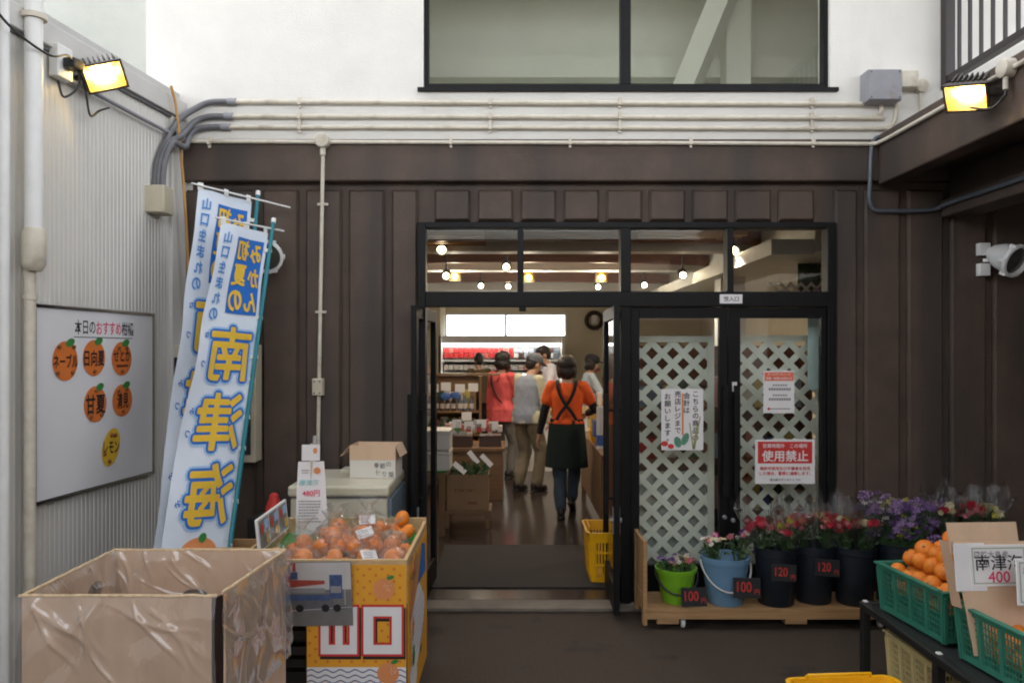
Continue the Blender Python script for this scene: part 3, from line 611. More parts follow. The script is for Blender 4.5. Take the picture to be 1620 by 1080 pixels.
# floodlights
M['reflector'] = mat('brass_reflector', (.78, .45, .07), .5, .05, 10)
def floodlight(label, base, out, aim, roll=0):
    t_ = thing('floodlight', label, 'floodlight', base, group='lit floodlights')
    aim = Vector(aim).normalized(); c = Vector(out)*.16; x = aim.cross(UP).normalized(); y = x.cross(aim); x, y = x*math.cos(roll)+y*math.sin(roll), y*math.cos(roll)-x*math.sin(roll)
    Mx = Matrix((x, y, -aim)).transposed().to_4x4(); Mx.translation = c
    rings = []
    for z, wx, wy in ((.13, .03, .03), (.11, .06, .05), (.06, .085, .065), (.0, .12, .088), (-.03, .125, .092)):
        rings.append([Mx @ Vector((sx*wx, sy*wy, z)) for sx, sy in ((-1, -1), (0, -1.02), (1, -1), (1.02, 0), (1, 1), (0, 1.02), (-1, 1), (-1.02, 0))])
    hb = MB().loft(rings, cap=False); hb.f.append(tuple(reversed(range(8)))); hb.m.append(0); hb.build('housing', M['lamp_case'], t_, bev=.004)
    b = MB()
    for k in range(7): b.box((-.10+.03*k, .066, .0), (-.092+.03*k, .10, .09), M=Mx)
    b.build('cooling_fin_block', M['lamp_case'], t_)
    b = MB(); b.box((-.128, -.096, -.044), (.128, -.082, -.028), M=Mx); b.box((-.128, .082, -.044), (.128, .096, -.028), M=Mx); b.box((-.128, -.0815, -.044), (-.114, .0815, -.028), M=Mx); b.box((.114, -.0815, -.044), (.128, .0815, -.028), M=Mx)
    b.build('bezel', M['lamp_case'], t_, bev=.002)
    b = MB()                                  # hollow reflector with a glowing tube in it
    fr_ = [(-.113, -.081), (.113, -.081), (.113, .081), (-.113, .081)]; bk_ = [(-.07, -.03), (.07, -.03), (.07, .03), (-.07, .03)]
    b.add([(x_, y_, -.0325) for x_, y_ in fr_]+[(x_, y_, .022) for x_, y_ in bk_], [(0, 1, 5, 4), (1, 2, 6, 5), (2, 3, 7, 6), (3, 0, 4, 7), (4, 5, 6, 7)], 0, Mx); b.build('reflector', M['reflector'], t_)
    b = MB(); b.ball((0, 0, .0), (.075, .030, .014), 16, 10, M=Mx); b.build('glowing_tube', M['lamp_glow'], t_, smooth=R(60))
    b = MB()
    for s in (-1, 1): b.bar(Mx @ Vector((s*.135, 0, .03)), Vector(out)*.02+x*s*.135, .012, .03)
    b.bar(Vector(out)*.012+x*-.14, Vector(out)*.012+x*.14, .03, .014); b.build('bracket', M['lamp_case'], t_)
    t_.scale = (.78,)*3
    return t_
floodlight('lit floodlight on the white shed siding, upper left', wl(4.13, 3.075, .0), WN, (.50, -.62, -.52), R(-24))
floodlight('lit floodlight on the balcony fascia, upper right', (2.335, 3.86, 2.89), (-1, 0, 0), (-.62, -.42, -.66), R(12))
t_ = thing('round_box', 'round cream box on the fascia conduit above the right floodlight', 'box', (2.335, 3.72, 2.97)); MB().lathe([(.045, 0), (.045, .05), (.036, .056)], 18, M=frame((0, 0, 0), (0, -1, 0), FY)).build('cap', M['cream_pipe'], t_, smooth=R(40)); MB().tube([(-.03, 0, -.04), (-.03, 0, -.10)], .012, 8).build('gland', M['cream_pipe'], t_)
cable('short black cable from the round box to the right floodlight', [(2.305, 3.72, 2.88), (2.30, 3.72, 2.84), (2.27, 3.78, 2.80), (2.22, 3.86, 2.83)], .007, 'black')
# round white spotlights on the brown wall
M['lens'] = mat('dark_lens', (.06, .06, .055), .08, .1, 5)
def spot(label, base, aim):
    t_ = thing('wall_spotlight', label, 'spotlight', base, group='unlit round spotlights on the brown wall')
    for z in (-.10, .03): MB().box((-.075, -.05, z), (-.005, -.002, z+.08)).build('bracket', M['white_frame'], t_, bev=.005)
    Mx = Matrix.Translation((.03, -.16, 0)) @ Vector(aim).to_track_quat('Z', 'Y').to_matrix().to_4x4()
    MB().lathe([(.03, -.13), (.055, -.10), (.08, -.04), (.094, .04), (.104, .05), (.104, .075), (.09, .078), (.084, .05), (.07, .02)], 24, M=Mx, cap1=False).build('shell', M['white_frame'], t_, smooth=R(40))
    MB().lathe([(.0835, .052), (.04, .062), (.004, .065)], 24, M=Mx).build('lens', M['lens'], t_, smooth=R(40))
    b = MB(); b.bar((-.04, -.03, 0), (.02, -.1, -.005), .03, .02)
    for k in range(6): a = k*math.pi/3; b.box((.098*math.cos(a)-.012, .098*math.sin(a)-.012, .03), (.098*math.cos(a)+.012, .098*math.sin(a)+.012, .07), M=Mx)
    b.build('clip', M['white_frame'], t_)
M['cap'].node_tree.nodes['Principled BSDF'].inputs['Roughness'].default_value = .55
spot('round white spotlight on the brown wall under the balcony', (3.06, D, 2.23), (.35, -.9, -.42))
spot('round white spotlight half behind the blue and white banners', (-1.555, D, 2.25), (.12, -.95, -.35))
# cabinet behind the banners
t_ = thing('wall_cabinet', 'cream wall cabinet with dark front behind the banners', 'cabinet', (-1.88, D, .95))
MB().box((-.27, -.13, 0), (.27, -.002, .74)).build('body', M['beige'], t_, bev=.005); MB().box((-.24, -.142, .05), (.24, -.1305, .66)).build('front_panel', mat('dark_navy_panel', (.008, .012, .022), .2), t_)

# ---- whiteboard with paper fruit
bc = Vector((WX(4.254), 4.254, 1.397))+WN*.022
wb = thing('whiteboard', 'white notice board with a beige frame on the shed siding', 'whiteboard', bc)
Mx = frame((0, 0, 0), WD, UP); hw, hh = .49, .462
MB().box((-hw, -hh, -.018), (hw, hh, .0), M=Mx).build('panel', M['board'], wb)
b = MB(); f_ = .014
b.box((-hw-f_, -hh-f_, -.022), (hw+f_, -hh, .008), M=Mx); b.box((-hw-f_, hh, -.022), (hw+f_, hh+f_, .008), M=Mx); b.box((-hw-f_, -hh, -.022), (-hw, hh, .008), M=Mx); b.box((hw, -hh, -.022), (hw+f_, hh, .008), M=Mx)
b.build('frame', M['board_frame'], wb, bev=.002)
y = .375
def bx_of(px):                                # board coordinate along the board for a photo column
    q = (px-810)/1260; d = (2.117+.1167*5.13)/(.1167-q); return (d-4.254)/WD.y
xs = [-.18+i*.0565 for i in range(9)]
tt = '本日のおすすめ柑橘'
for i, ch in enumerate(tt):
    if not 3 <= i <= 6: b.text(ch, Mx, .080, .012, x=xs[i], y=y, sx=.72)
b.rect(-.215, .322, .29, .326, .0012, M=Mx); b.build('black_lettering', M['ink'], wb)
b = MB()
for i, ch in enumerate(tt):
    if 3 <= i <= 6: b.text(ch, Mx, .080, .012, x=xs[i], y=y, sx=.72)
b.build('red_lettering', M['pink_ink'], wb)
def fruit_card(label, px, z, rx, ry, words, size, mg, leaf=True, m='orange_print', rot=0, lx=1.0, sub=None):
    o = bc+WD*bx_of(px)+UP*(z-1.397)+WN*.002
    t_ = thing('fruit_card', label, 'paper card', o, group='paper fruit cards on the whiteboard')
    MB().disc(0, 0, rx, ry, .0015, M=Mx, n=28, rot=rot).build('paper', M[m], t_)
    if leaf: MB().disc(.035, ry*.93, .036, .02, .003, M=Mx, rot=.3, n=10).build('leaf', M['leaf_green'], t_)
    if isinstance(words, str): words = [(words, 0, 0)]
    b = MB()
    for w_, x, y in words: b.text(w_, Mx, size, .025, x=x, y=y, z=.0035, sx=lx, rot=rot*.15)
    if sub:
        for k in range(9): b.rect(-.05+k*.012, sub-.006, -.05+k*.012+.008, sub+.007, .0035, M=Mx)
    b.build('lettering', M['ink'], t_)
    for x, y in mg: MB().lathe([(.011, .002), (.011, .009), (.008, .011)], 10, M=Mx @ Matrix.Translation((x, y, 0))).build('magnet', M['wood_dark'], t_)
fruit_card('paper orange lettered in katakana, farthest left on the whiteboard', 96, 1.60, .094, .099, 'ネーブル', .075, [(-.05, .07), (.06, .07), (-.06, -.06), (.05, -.06)], lx=.62)
fruit_card('paper orange with three large kanji, top middle of the whiteboard', 142, 1.613, .092, .095, '日向夏', .09, [(0, -.07)], lx=.66)
fruit_card('paper orange with a small second line of print, top right of the whiteboard', 186, 1.607, .092, .094, [('せとか', 0, .018)], .075, [(-.03, .06), (.04, .06), (0, -.07)], sub=-.04, lx=.72)
fruit_card('paper orange with two bold kanji, below the three in the top row at left', 144, 1.37, .094, .095, '甘夏', .11, [(.0, .07), (-.04, -.065), (.045, -.06)], lx=.76)
fruit_card('paper orange with two narrow kanji, below the top row at right', 187, 1.375, .092, .090, '清見', .09, [(-.04, .055), (.03, .06), (0, -.06)], lx=.6)
fruit_card('yellow paper lemon at the bottom of the whiteboard', 169, 1.127, .074, .106, 'レモン', .08, [(.0, .065), (.03, .062), (-.06, -.03), (-.02, -.075)], leaf=False, m='yellow_print', rot=-.42, lx=.64)

# ================================================================== BANNERS
def banner(label, TL, TR, BL, BR, ptop, pbot, tip, wave):
    TL, TR, BL, BR = map(Vector, (TL, TR, BL, BR)); nrm = (TR-TL).cross(BL-TL).normalized()
    if nrm.y > 0: nrm = -nrm
    H = (TL-BL).length
    t_ = thing('nobori_banner', label, 'banner', Vector((pbot[0], pbot[1], 0)), group='blue and white nobori banners')
    def F(u, v, off=0):                       # u left to right as seen from the yard, v from the top down
        a = TL.lerp(TR, u); c = BL.lerp(BR, u); p = a.lerp(c, v)
        return p+nrm*(off+wave*1.3*math.sin(u*5+v*7)*(v*.6+.2)*(1-.5*u)+wave*.7*math.sin(v*17+u*3)*(1-u)+wave*.35*math.sin(u*9-v*26))
    b = MB(); nu, nv = 14, 60
    b.add([F(i/nu, j/nv) for j in range(nv+1) for i in range(nu+1)], [(j*(nu+1)+i, (j+1)*(nu+1)+i, (j+1)*(nu+1)+i+1, j*(nu+1)+i+1) for j in range(nv) for i in range(nu)])
    cl = b.build('cloth', M['cloth'], t_, smooth=R(60), world=True)
    W_ = .40; Hh = 1.87
    def wp(off): return lambda v: F(v.x, -v.y, off)
    def T(mb, ch, u, v, w_, h_, bold=0, off=.004, ax=0):
        vs, fs = refine(*text_geo(ch, 1.0, 0), .14)
        if not vs: return
        wd = max(p.x for p in vs)-min(p.x for p in vs); hg = max(p.y for p in vs)-min(p.y for p in vs)
        sx, sy = w_/max(wd, .3), h_/max(hg, .3); fr_ = [tuple(reversed(f)) for f in fs]; q = [(0, 0)]
        if bold: q += [(r*math.cos(2*math.pi*i/12), r*math.sin(2*math.pi*i/12)) for r in ([bold] if bold < .05 else [bold*.5, bold]) for i in range(12)]
        for n_, (dx, dy) in enumerate(q): mb.add([F(u-(p.x+dx)*sx, v-(p.y+dy)*sy, off+n_*.00003) for p in vs], fr_)
    def area(mb, u0, v0, u1, v1, off, n=12):
        for k in range(n):
            a, c = v0+(v1-v0)*k/n, v0+(v1-v0)*(k+1)/n
            for m_ in range(4):
                p, q = u0+(u1-u0)*m_/4, u0+(u1-u0)*(m_+1)/4
                mb.quad(F(p, a, off), F(p, c, off), F(q, c, off), F(q, a, off))
    b = MB(); area(b, .36, .035, .93, .275, .004); b.build('blue_field', M['banner_blue'], t_, world=True)
    b = MB()
    for i, ch in enumerate('初夏の'): T(b, ch, .51, .075+i*.080, .24, .062, .035, .008)
    for i, ch in enumerate('みかん'): T(b, ch, .79, .080+i*.078, .21, .056, .035, .008)
    b.build('yellow_lettering', M['banner_yellow'], t_, world=True)
    b = MB()
    for i, ch in enumerate('山口生まれの'): T(b, ch, .155, .045+i*.0475, .13, .034, .06, .004)
    b.build('pale_blue_lettering', M['light_blue'], t_, world=True)
    b = MB()
    for i, ch in enumerate('山口生まれの'): T(b, ch, .155, .045+i*.0475, .13, .034, .0, .0055)
    b.build('inner_lettering', M['banner_blue'], t_, world=True)
    for nm, bold, mt, off, w_, h_ in (('outline_lettering', .10, 'light_blue', .003, .69, .152), ('blue_lettering', .062, 'banner_blue', .0045, .69, .152), ('large_yellow_lettering', .022, 'banner_yellow', .006, .69, .152)):
        b = MB()
        for i, ch in enumerate('南津海'): T(b, ch, .555, .395+i*.192, w_, h_, bold, off)
        b.build(nm, M[mt], t_, world=True)
    b = MB()
    for ch, v in (('な', .345), ('つ', .43), ('み', .56), ('つ', .62), ('み', .80)): T(b, ch, .115, v, .07, .018, .02, .005)
    b.build('small_lettering', M['banner_blue'], t_, world=True)
    b = MB(); n = 30                          # a plain orange printed at the foot
    b.add([F(.52+.30*math.cos(2*math.pi*k/n), .937+.052*math.sin(2*math.pi*k/n), .005) for k in range(n)], [tuple(range(n))]); b.build('printed_orange', M['orange_soft'], t_, world=True)
    b = MB(); b.add([F(.55+.06*math.cos(2*math.pi*k/10), .887+.012*math.sin(2*math.pi*k/10), .008) for k in range(10)], [tuple(range(10))]); b.build('printed_leaf', M['leaf_green'], t_, world=True)
    pt, pb = Vector(ptop), Vector(pbot)
    MB().tube([pb, pt], .0125, 10).build('pole', M['teal'], t_, smooth=R(50), world=True)
    MB().tube([pt, pt+(pt-pb).normalized()*.03], .015, 10).build('pole_cap', M['white_frame'], t_, smooth=R(50), world=True)
    MB().tube([TL+(TL-TR)*.12+UP*.02, Vector(tip)], .006, 8).build('crossbar', M['white_frame'], t_, smooth=R(50), world=True)
    for u in (.03, .5, .93):
        b = MB(); a = F(u-.045, 0, .003); c = F(u+.045, 0, .003); e = (Vector(tip)-TL).normalized()
        k0 = a+UP*.035; k1 = c+UP*.035; b.quad(a-UP*.01, c-UP*.01, k1, k0); b.build('loop', M['white_frame'], t_, world=True)
    for v in (.06, .28, .40, .47, .575, .66, .80, .91):
        b = MB(); a = F(.94, v, .004); q = pb.lerp(pt, max(0, min(1, (a.z-pb.z)/(pt.z-pb.z))))
        b.bar(a, q+(q-a).normalized()*.015, .004, .022, up=UP); b.build('side_loop', M['white_frame'], t_, world=True)
    MB().lathe([(.16, 0), (.16, .05), (.05, .09), (.03, .12)], 20).build('base_weight', M['black'], t_, smooth=R(40))
    return t_
banner('front nobori banner, nearer and lower of the two, mirrored blue and yellow print', (-1.665, 4.56, 2.385), (-1.495, 4.88, 2.37), (-1.70, 3.76, .52), (-1.455, 4.05, .48), (-1.475, 4.92, 2.44), (-1.44, 3.80, .02), (-1.43, 4.99, 2.40), .012)
banner('rear nobori banner, taller and half hidden behind the front one', (-1.835, 4.66, 2.60), (-1.625, 4.97, 2.58), (-1.80, 3.98, .60), (-1.56, 4.25, .56), (-1.605, 5.03, 2.63), (-1.50, 4.02, .02), (-1.41, 5.06, 2.56), .012)

# ================================================================== LEFT GROUP
# big carton with packing film
bx0, bx1, by0, by1, bz = -1.60, -.962, 2.60, 3.20, .85
cb = thing('cardboard_box', 'large open cardboard box covered in clear plastic film', 'box', ((bx0+bx1)/2, (by0+by1)/2, 0))
b = MB(); t = .007
b.box((bx0, by0, 0), (bx1-.02, by0+t, bz)); b.box((bx0+.01, by1-t, 0), (bx1+.046, by1, bz-.002)); b.box((bx0-.004, by0+t, 0), (bx0+t-.004, by1-t, bz-.004)); b.hexa([(bx1+.004, by0+.045, 0), (bx1+.004+t, by0+.045, 0), (bx1+.048+t, by1-t-.001, 0), (bx1+.048, by1-t-.001, 0), (bx1+.004, by0+.045, bz-.001), (bx1+.004+t, by0+.045, bz-.001), (bx1+.048+t, by1-t-.001, bz-.001), (bx1+.048, by1-t-.001, bz-.001)])
b.box((bx0+t, by0+t, .004), (bx1, by1-t, .012)); b.build('carton', M['carton'], cb, world=True)
b = MB(); b.hexa([(bx1-.02, by0+.012, 0), (bx1+.004, by0+.05, 0), (bx1+.0, by0+.055, 0), (bx1-.026, by0+.016, 0), (bx1-.02, by0+.012, bz-.01), (bx1+.004, by0+.05, bz-.01), (bx1+.0, by0+.055, bz-.01), (bx1-.026, by0+.016, bz-.01)]); b.build('corner_gap_shade', M['hair_brown'], cb, world=True)  # dark strip painting the shade inside the open corner gap
def rumple(o, nrm, nu, nv, ux, vx, amp, seed, edge=.004):
    b = MB(); vs = []; rn = random.Random(int(seed*10)); W_, H_ = ux.length, vx.length; cr = []
    for k in range(int(26*W_/.75)):          # sharp folds in the film, mostly hanging down and aslant
        x, y = rn.uniform(0, W_), rn.uniform(-.1, H_); a = math.pi/2+rn.gauss(-.25, .42) if k % 2 else rn.uniform(.1, 1.1); cr.append((x, y, math.cos(a), math.sin(a), rn.uniform(.06, .28), rn.uniform(.006, .016), rn.uniform(.004, .013)))
    for j in range(nv+1):
        for i in range(nu+1):
            u, v = i/nu, j/nv; p = o+ux*u+vx*v; px_, py_ = u*W_, v*H_
            q = Vector((px_*8+py_*3, py_*6, seed)); hgt = amp*(noise.noise(q)+.6)
            for x, y, c, s, L_, wd, ht in cr:
                dx, dy = px_-x, py_-y; t = dx*c+dy*s; n = -dx*s+dy*c+.012*math.sin(t*20+x*40)
                if abs(n) < wd*2.2 and abs(t) < L_: hgt += ht*max(0, 1-abs(n)/(wd*1.6))**1.3*(1-(t/L_)**2)
            vs.append(p+nrm*(edge+max(0, hgt)*min(1, v*9+.12)))
    b.add(vs, [(j*(nu+1)+i, j*(nu+1)+i+1, (j+1)*(nu+1)+i+1, (j+1)*(nu+1)+i) for j in range(nv) for i in range(nu)]); return b
XX, YY, ZZ = Vector((1, 0, 0)), Vector((0, 1, 0)), UP
sides = [(Vector((bx0-.02, by0-.004, bz+.002)), -YY, XX*(bx1-bx0+.02), -ZZ*.7, 1), (Vector((bx1+.012, by0-.0, bz+.002)), XX, YY*(by1-by0+.01)+XX*.046, -ZZ*.42, 2),
         (Vector((bx0+.01, by1-.012, bz+.002)), -YY, XX*(bx1-bx0+.03), -ZZ*.35, 3), (Vector((bx0+.008, by0+.01, bz+.002)), XX, YY*(by1-by0-.02), -ZZ*.35, 4), (Vector((bx1+.0, by0+.05, bz+.002)), -XX, YY*(by1-by0-.07)+XX*.042, -ZZ*.35, 5)]
for o_, n_, u_, v_, s_ in sides: rumple(o_, n_, 150, 110, u_, v_, .018, s_*3.1).build('film_sheet', M['sheet_film'], cb, smooth=R(80), world=True)
b = MB()                                      # folded film along the rim
for p, q in (((bx0-.01, by0, bz), (bx1, by0, bz)), ((bx0, by0, bz), (bx0+.005, by1, bz)), ((bx0, by1, bz), (bx1+.05, by1, bz)), ((bx1+.005, by0+.03, bz), (bx1+.052, by1, bz))):
    n = 16; b.tube([Vector(p).lerp(Vector(q), i/n)+UP*(.002+.003*noise.noise(Vector((i*.9, p[0]*7, p[1]*5)))) for i in range(n+1)], .0055, 6)
b.build('film_rim', M['carton_edge'], cb, world=True)
b = MB(); b.disc(0, 0, .055, .032, 0, M=frame((bx0+t-.002, 3.05, .735), YY, ZZ)); b.build('hand_hole', M['black'], cb, world=True)
b = MB(); b.disc(0, 0, .05, .022, 0, M=frame((-1.27, by1-t-.002, .675), XX, ZZ)); b.build('hand_hole', M['black'], cb, world=True)

# citrus stall
SX0, SX1, SY0, SY1 = -1.20, -.452, 3.44, 4.22
st = thing('fruit_stall', 'pale wooden display tray on dark legs with yellow citrus posters', 'display stand', ((SX0+SX1)/2, (SY0+SY1)/2, 0))
b = MB(); b.box((SX0, SY0, .56), (SX1, SY0+.016, .75)); b.box((SX0, SY1-.016, .56), (SX1, SY1, .77)); b.box((SX0, SY0+.016, .56), (SX0+.016, SY1-.016, .75)); b.box((SX1-.018, SY0+.016, .56), (SX1, SY1-.016, .752)); b.box((SX0+.016, SY0+.016, .57), (SX1-.018, SY1-.016, .585))
b.build('tray', M['wood_pale'], st, bev=.003, world=True)
b = MB(); n = 12
b.hexa([(SX0+.018, SY0+.018, .586), (SX1-.02, SY0+.018, .586), (SX1-.02, SY1-.018, .586), (SX0+.018, SY1-.018, .586), (SX0+.018, SY0+.018, .60), (SX1-.02, SY0+.018, .60), (SX1-.02, SY1-.018, .69), (SX0+.018, SY1-.018, .69)]); b.build('felt_lining', M['felt'], st, world=True)
for x in (SX0+.03, SX1-.05):
    for y in (SY0+.05, SY1-.06): MB().box((x-.02, y-.02, 0), (x+.02, y+.02, .559)).build('leg', M['black'], st, world=True)
# poster on the front
Mx = frame((0, SY0-.004, 0), FX, FY); px0, px1, pz0, pz1 = -.885, -.456, .02, .728
pb = MB(); pb.box((px0, SY0-.004, pz0), (px1, SY0-.001, pz1)); po = pb.build('poster', M['poster_yellow'], st, world=True)
b = MB(); r_ = 0
z = .71
while z > .295:
    x = px0+.012+(.026 if r_ % 2 else 0)
    while x < px1-.008: b.disc(x, z, .0066, z=.001, n=8, M=Mx); x += .052
    z -= .0265; r_ += 1
b.build('red_dots', M['orange_print'], po, world=True)
def strokes(rects, grow, dx, dy, z, mb):
    for (x0, y0, x1, y1) in rects:
        g = grow; mb.rect(x0-g+dx, y0-g+dy, x1+g+dx, y1+g+dy, z, M=Mx)
        z += .0001
zb_, zt_ = .345, .548
yama = [(-.825, zb_, -.668, zb_+.040), (-.825, zb_+.0385, -.790, zt_-.03), (-.762, zb_+.0385, -.730, zt_-.02), (-.700, zb_+.0385, -.668, zt_)]
kuchi = [(-.640, zb_, -.476, zb_+.040), (-.640, zt_-.040, -.476, zt_), (-.640, zb_+.0385, -.598, zt_-.0385), (-.518, zb_+.0385, -.476, zt_-.0385)]
for nm, g, dx, dy, z, mt in (('letter_shadow', .010, .007, -.013, .0015, 'ink'), ('letter_outline', .010, 0, 0, .0022, 'red'), ('letter', 0, 0, 0, .0030, 'paper')):
    b = MB(); strokes(yama+kuchi, g, dx, dy, z, b); b.build(nm, M[mt], po, world=True)
b = MB(); b.rect(px0+.001, pz0, px1-.001, .288, .0012, M=Mx); wv = b.build('wave_field', M['paper'], po, world=True)
b = MB()
for k in range(13):
    z0 = .272-k*.0235; m_ = 60
    up_ = [(px0+.002+(px1-px0-.004)*i/m_, z0+.006*math.sin(i*2*math.pi/9)) for i in range(m_+1)]
    for i in range(m_): b.add([(up_[i][0], up_[i][1]-.0026, .002), (up_[i+1][0], up_[i+1][1]-.0026, .002), (up_[i+1][0], up_[i+1][1]+.0026, .002), (up_[i][0], up_[i][1]+.0026, .002)], [(0, 1, 2, 3)], 0, Mx)
b.build('blue_waves', mat('navy_print', (.03, .05, .20), .7), wv, world=True)
for cx, cz in ((-.552, .625), (-.534, .262)):
    b = MB(); b.disc(cx, cz, .047, z=.0035, M=Mx, n=28); pr = b.build('printed_orange', M['orange_soft'], po, world=True)
    MB().disc(cx+.028, cz+.05, .017, .009, z=.004, M=Mx, rot=.25).build('printed_leaf', M['leaf_green'], pr, world=True)
    b = MB()
    for k in range(12): a = random.uniform(-.3, 1.6); q = random.uniform(.012, .04); b.disc(cx+q*math.cos(a), cz+q*math.sin(a), .0016, z=.0041, M=Mx, n=6)
    b.build('white_speckles', M['paper'], pr, world=True)
# poster wrapping round the right side
Ms = frame((SX1+.003, 0, 0), (0, 1, 0), FY)
b = MB(); b.box((SX1+.001, SY0, .05), (SX1+.003, SY1-.02, .71)); sp_ = b.build('side_poster', M['poster_yellow'], st, world=True)
def blob(mb, cx, cz, rx, rz, z, n=26, sd=1):
    mb.add([(cx+rx*math.cos(a)*(1+.15*math.sin(3*a+sd)), cz+rz*math.sin(a)*(1+.12*math.cos(4*a+sd)), z) for a in (2*math.pi*i/n for i in range(n))], [tuple(range(n))], 0, Ms)
b = MB(); blob(b, 3.78, .36, .26, .17, .001); blob(b, 3.6, .16, .14, .10, .0012, sd=2); wf_ = b.build('white_patch', M['paper'], sp_, world=True)
b = MB()
for k in range(14):
    for j in range(7): b.rect(3.56+k*.034, .25+j*.035, 3.56+k*.034+.018, .25+j*.035+.006, .0022, M=Ms)
b.build('blue_hatching', M['banner_blue'], wf_, world=True)
b = MB(); b.add([(3.78, .54, .0015), (4.12, .52, .0015), (4.1, .66, .0015), (3.95, .70, .0015)], [(0, 1, 2, 3)], 0, Ms); b.build('blue_patch', M['banner_blue'], sp_, world=True)
b = MB(); b.add([(3.46, .50, .0015), (3.52, .44, .0015), (3.74, .64, .0015), (3.70, .70, .0015)], [(0, 1, 2, 3)], 0, Ms); blob(b, 3.6, .40, .04, .05, .003); b.build('orange_patch', M['orange_soft'], sp_, world=True)
b = MB(); blob(b, 3.62, .27, .035, .05, .0035, sd=3); blob(b, 3.9, .2, .03, .02, .0035, sd=3); b.build('green_patch', M['leaf_green'], sp_, world=True)
b = MB()
for k in range(5): b.add([(3.50+k*.03, .46, .003), (3.505+k*.03, .46, .003), (3.64+k*.05, .69, .003), (3.63+k*.05, .69, .003)], [(0, 1, 2, 3)], 0, Ms)
b.build('lilac_stripes', M['lilacf'], sp_, world=True)
# photo of a lorry hung on the front
ph = thing('lorry_photo', 'laminated photo of a red and blue lorry hung on the stall front', 'photo panel', (-.93, 3.41, .61)); Mp = frame((0, 0, 0), (1, 0, .01), (0, -.10, 1))
W2, H2 = .245, .142
MB().box((-W2, -H2, -.004), (W2, H2, 0), M=Mp).build('print', mat('photo_grey', (.17, .165, .16), .4, .12, 14), ph)
b = MB(); b.rect(-W2+.003, .02, W2-.003, H2-.003, .0008, M=Mp); b.build('pale_sky', mat('photo_sky', (.50, .48, .47), .4, .05, 6), ph)
b = MB(); b.rect(-W2+.003, -.055, .165, .0, .0012, M=Mp); b.rect(-W2+.003, -.07, W2-.02, -.05, .0013, M=Mp); b.build('dark_chassis', M['grey_pipe'], ph)
b = MB(); b.add([(-W2+.003, .0, .002), (-.03, .0, .002), (-.055, .08, .002), (-W2+.003, .09, .002)], [(0, 1, 2, 3)], 0, Mp); b.add([(-.03, .028, .0021), (.13, .045, .0021), (.13, .06, .0021), (-.05, .065, .0021)], [(0, 1, 2, 3)], 0, Mp); b.rect(-.022, .10, .008, .138, .002, M=Mp); b.build('red_lorry_body', M['photo_red'], ph)
b = MB(); b.rect(-W2+.003, -.028, .15, -.004, .0024, M=Mp); b.rect(.15, -.02, .205, .085, .0024, M=Mp); b.rect(-.025, .066, .015, .098, .0024, M=Mp); b.build('blue_lorry_parts', M['photo_blue'], ph)
b = MB(); b.rect(.155, .005, .20, .035, .003, M=Mp); b.rect(-.03, .005, .13, .027, .003, M=Mp); b.build('pale_lorry_parts', M['grey_ink'], ph)
b = MB()
for x in (-.2, -.15, -.03, .02, .13, .18): b.disc(x, -.062, .017, z=.003, M=Mp, n=14)
b.build('lorry_wheel', M['ink'], ph)
b = MB(); b.rect(.214, -.05, .217, .138, .003, M=Mp); b.add([(-W2+.003, -.088, .002), (W2-.003, -.06, .002), (W2-.003, -.057, .002), (-W2+.003, -.083, .002)], [(0, 1, 2, 3)], 0, Mp); b.build('pole_and_kerb', M['cap'], ph)
# tilted photo board on the left of the tray
pbd = thing('photo_board', 'tilted board with three photos and red price marks at the stall', 'display board', (-1.11, 3.74, .765)); Mb = frame((0, 0, 0), (-.03, 1, 0), (-.10, 0, 1))
MB().box((-.25, 0, -.012), (.25, .145, 0), M=Mb).build('panel', M['white_frame'], pbd, bev=.002)
for k in range(3):
    b = MB(); x = -.235+k*.16; b.rect(x, .01, x+.148, .135, .001, M=Mb); f_ = b.build('photo', mat('photo_scene', (.22, .24, .24), .4, .5, 30, c2=(.06, .06, .055)), pbd)
    b = MB(); b.disc(x+.04, .095, .019, .027, .002, M=Mb, n=14); b.build('red_mark', M['red'], f_)
    b = MB(); b.rect(x+.095, .02, x+.137, .06, .002, M=Mb); b.build('yellow_mark', M['yellow_print'], f_)
    b = MB(); b.rect(x+.08, .085, x+.14, .125, .002, M=Mb); b.build('pale_mark', M['light_blue'], f_)
# price slip on a stick
sl_ = thing('price_slip', 'tall white price slip with teal and pink print above the oranges', 'price card', (-1.02, 4.02, .70)); Ml = frame((0, 0, 0), (1, .06, 0), (0, .06, 1))
MB().tube([(0, .01, -.10), (0, .03, .48)], .005, 8).build('stick', M['cream_pipe'], sl_)
b = MB(); n = 14; vs = []
for j in range(n+1):
    for i in range(5): v = j/n; u = i/4; vs.append(((u-.5)*(.128+.04*(1-v))+.012*(1-v), .025+v*.365, .012*math.sin(v*3.2+u)-.004))
b.add(vs, [(j*5+i, j*5+i+1, (j+1)*5+i+1, (j+1)*5+i) for j in range(n) for i in range(4)], 0, Ml); b.build('paper', M['paper'], sl_, smooth=R(60))
b = MB(); b.box((-.045, .395, -.004), (.045, .475, .004), M=Ml); b.build('head_card', M['paper'], sl_)
MB().text('南津海', Ml, .034, .012, x=-.004, y=.285, z=.013).build('teal_lettering', M['teal_ink'], sl_)
MB().text('480円', Ml, .036, .012, x=.006, y=.232, z=.015).build('pink_lettering', M['pink_ink'], sl_)
b = MB(); b.disc(.033, .345, .017, z=.008, M=Ml); b.disc(.022, .445, .011, .015, z=.005, M=Ml); b.build('orange_dot', M['orange_soft'], sl_)
b = MB()
for k in range(8):
    L_ = random.uniform(.08, .11); y = .19-k*.0145; x = -.055
    while x < -.055+L_: q = random.uniform(.006, .014); b.rect(x, y, x+q, y+.0055, .0165, M=Ml); x += q+.003
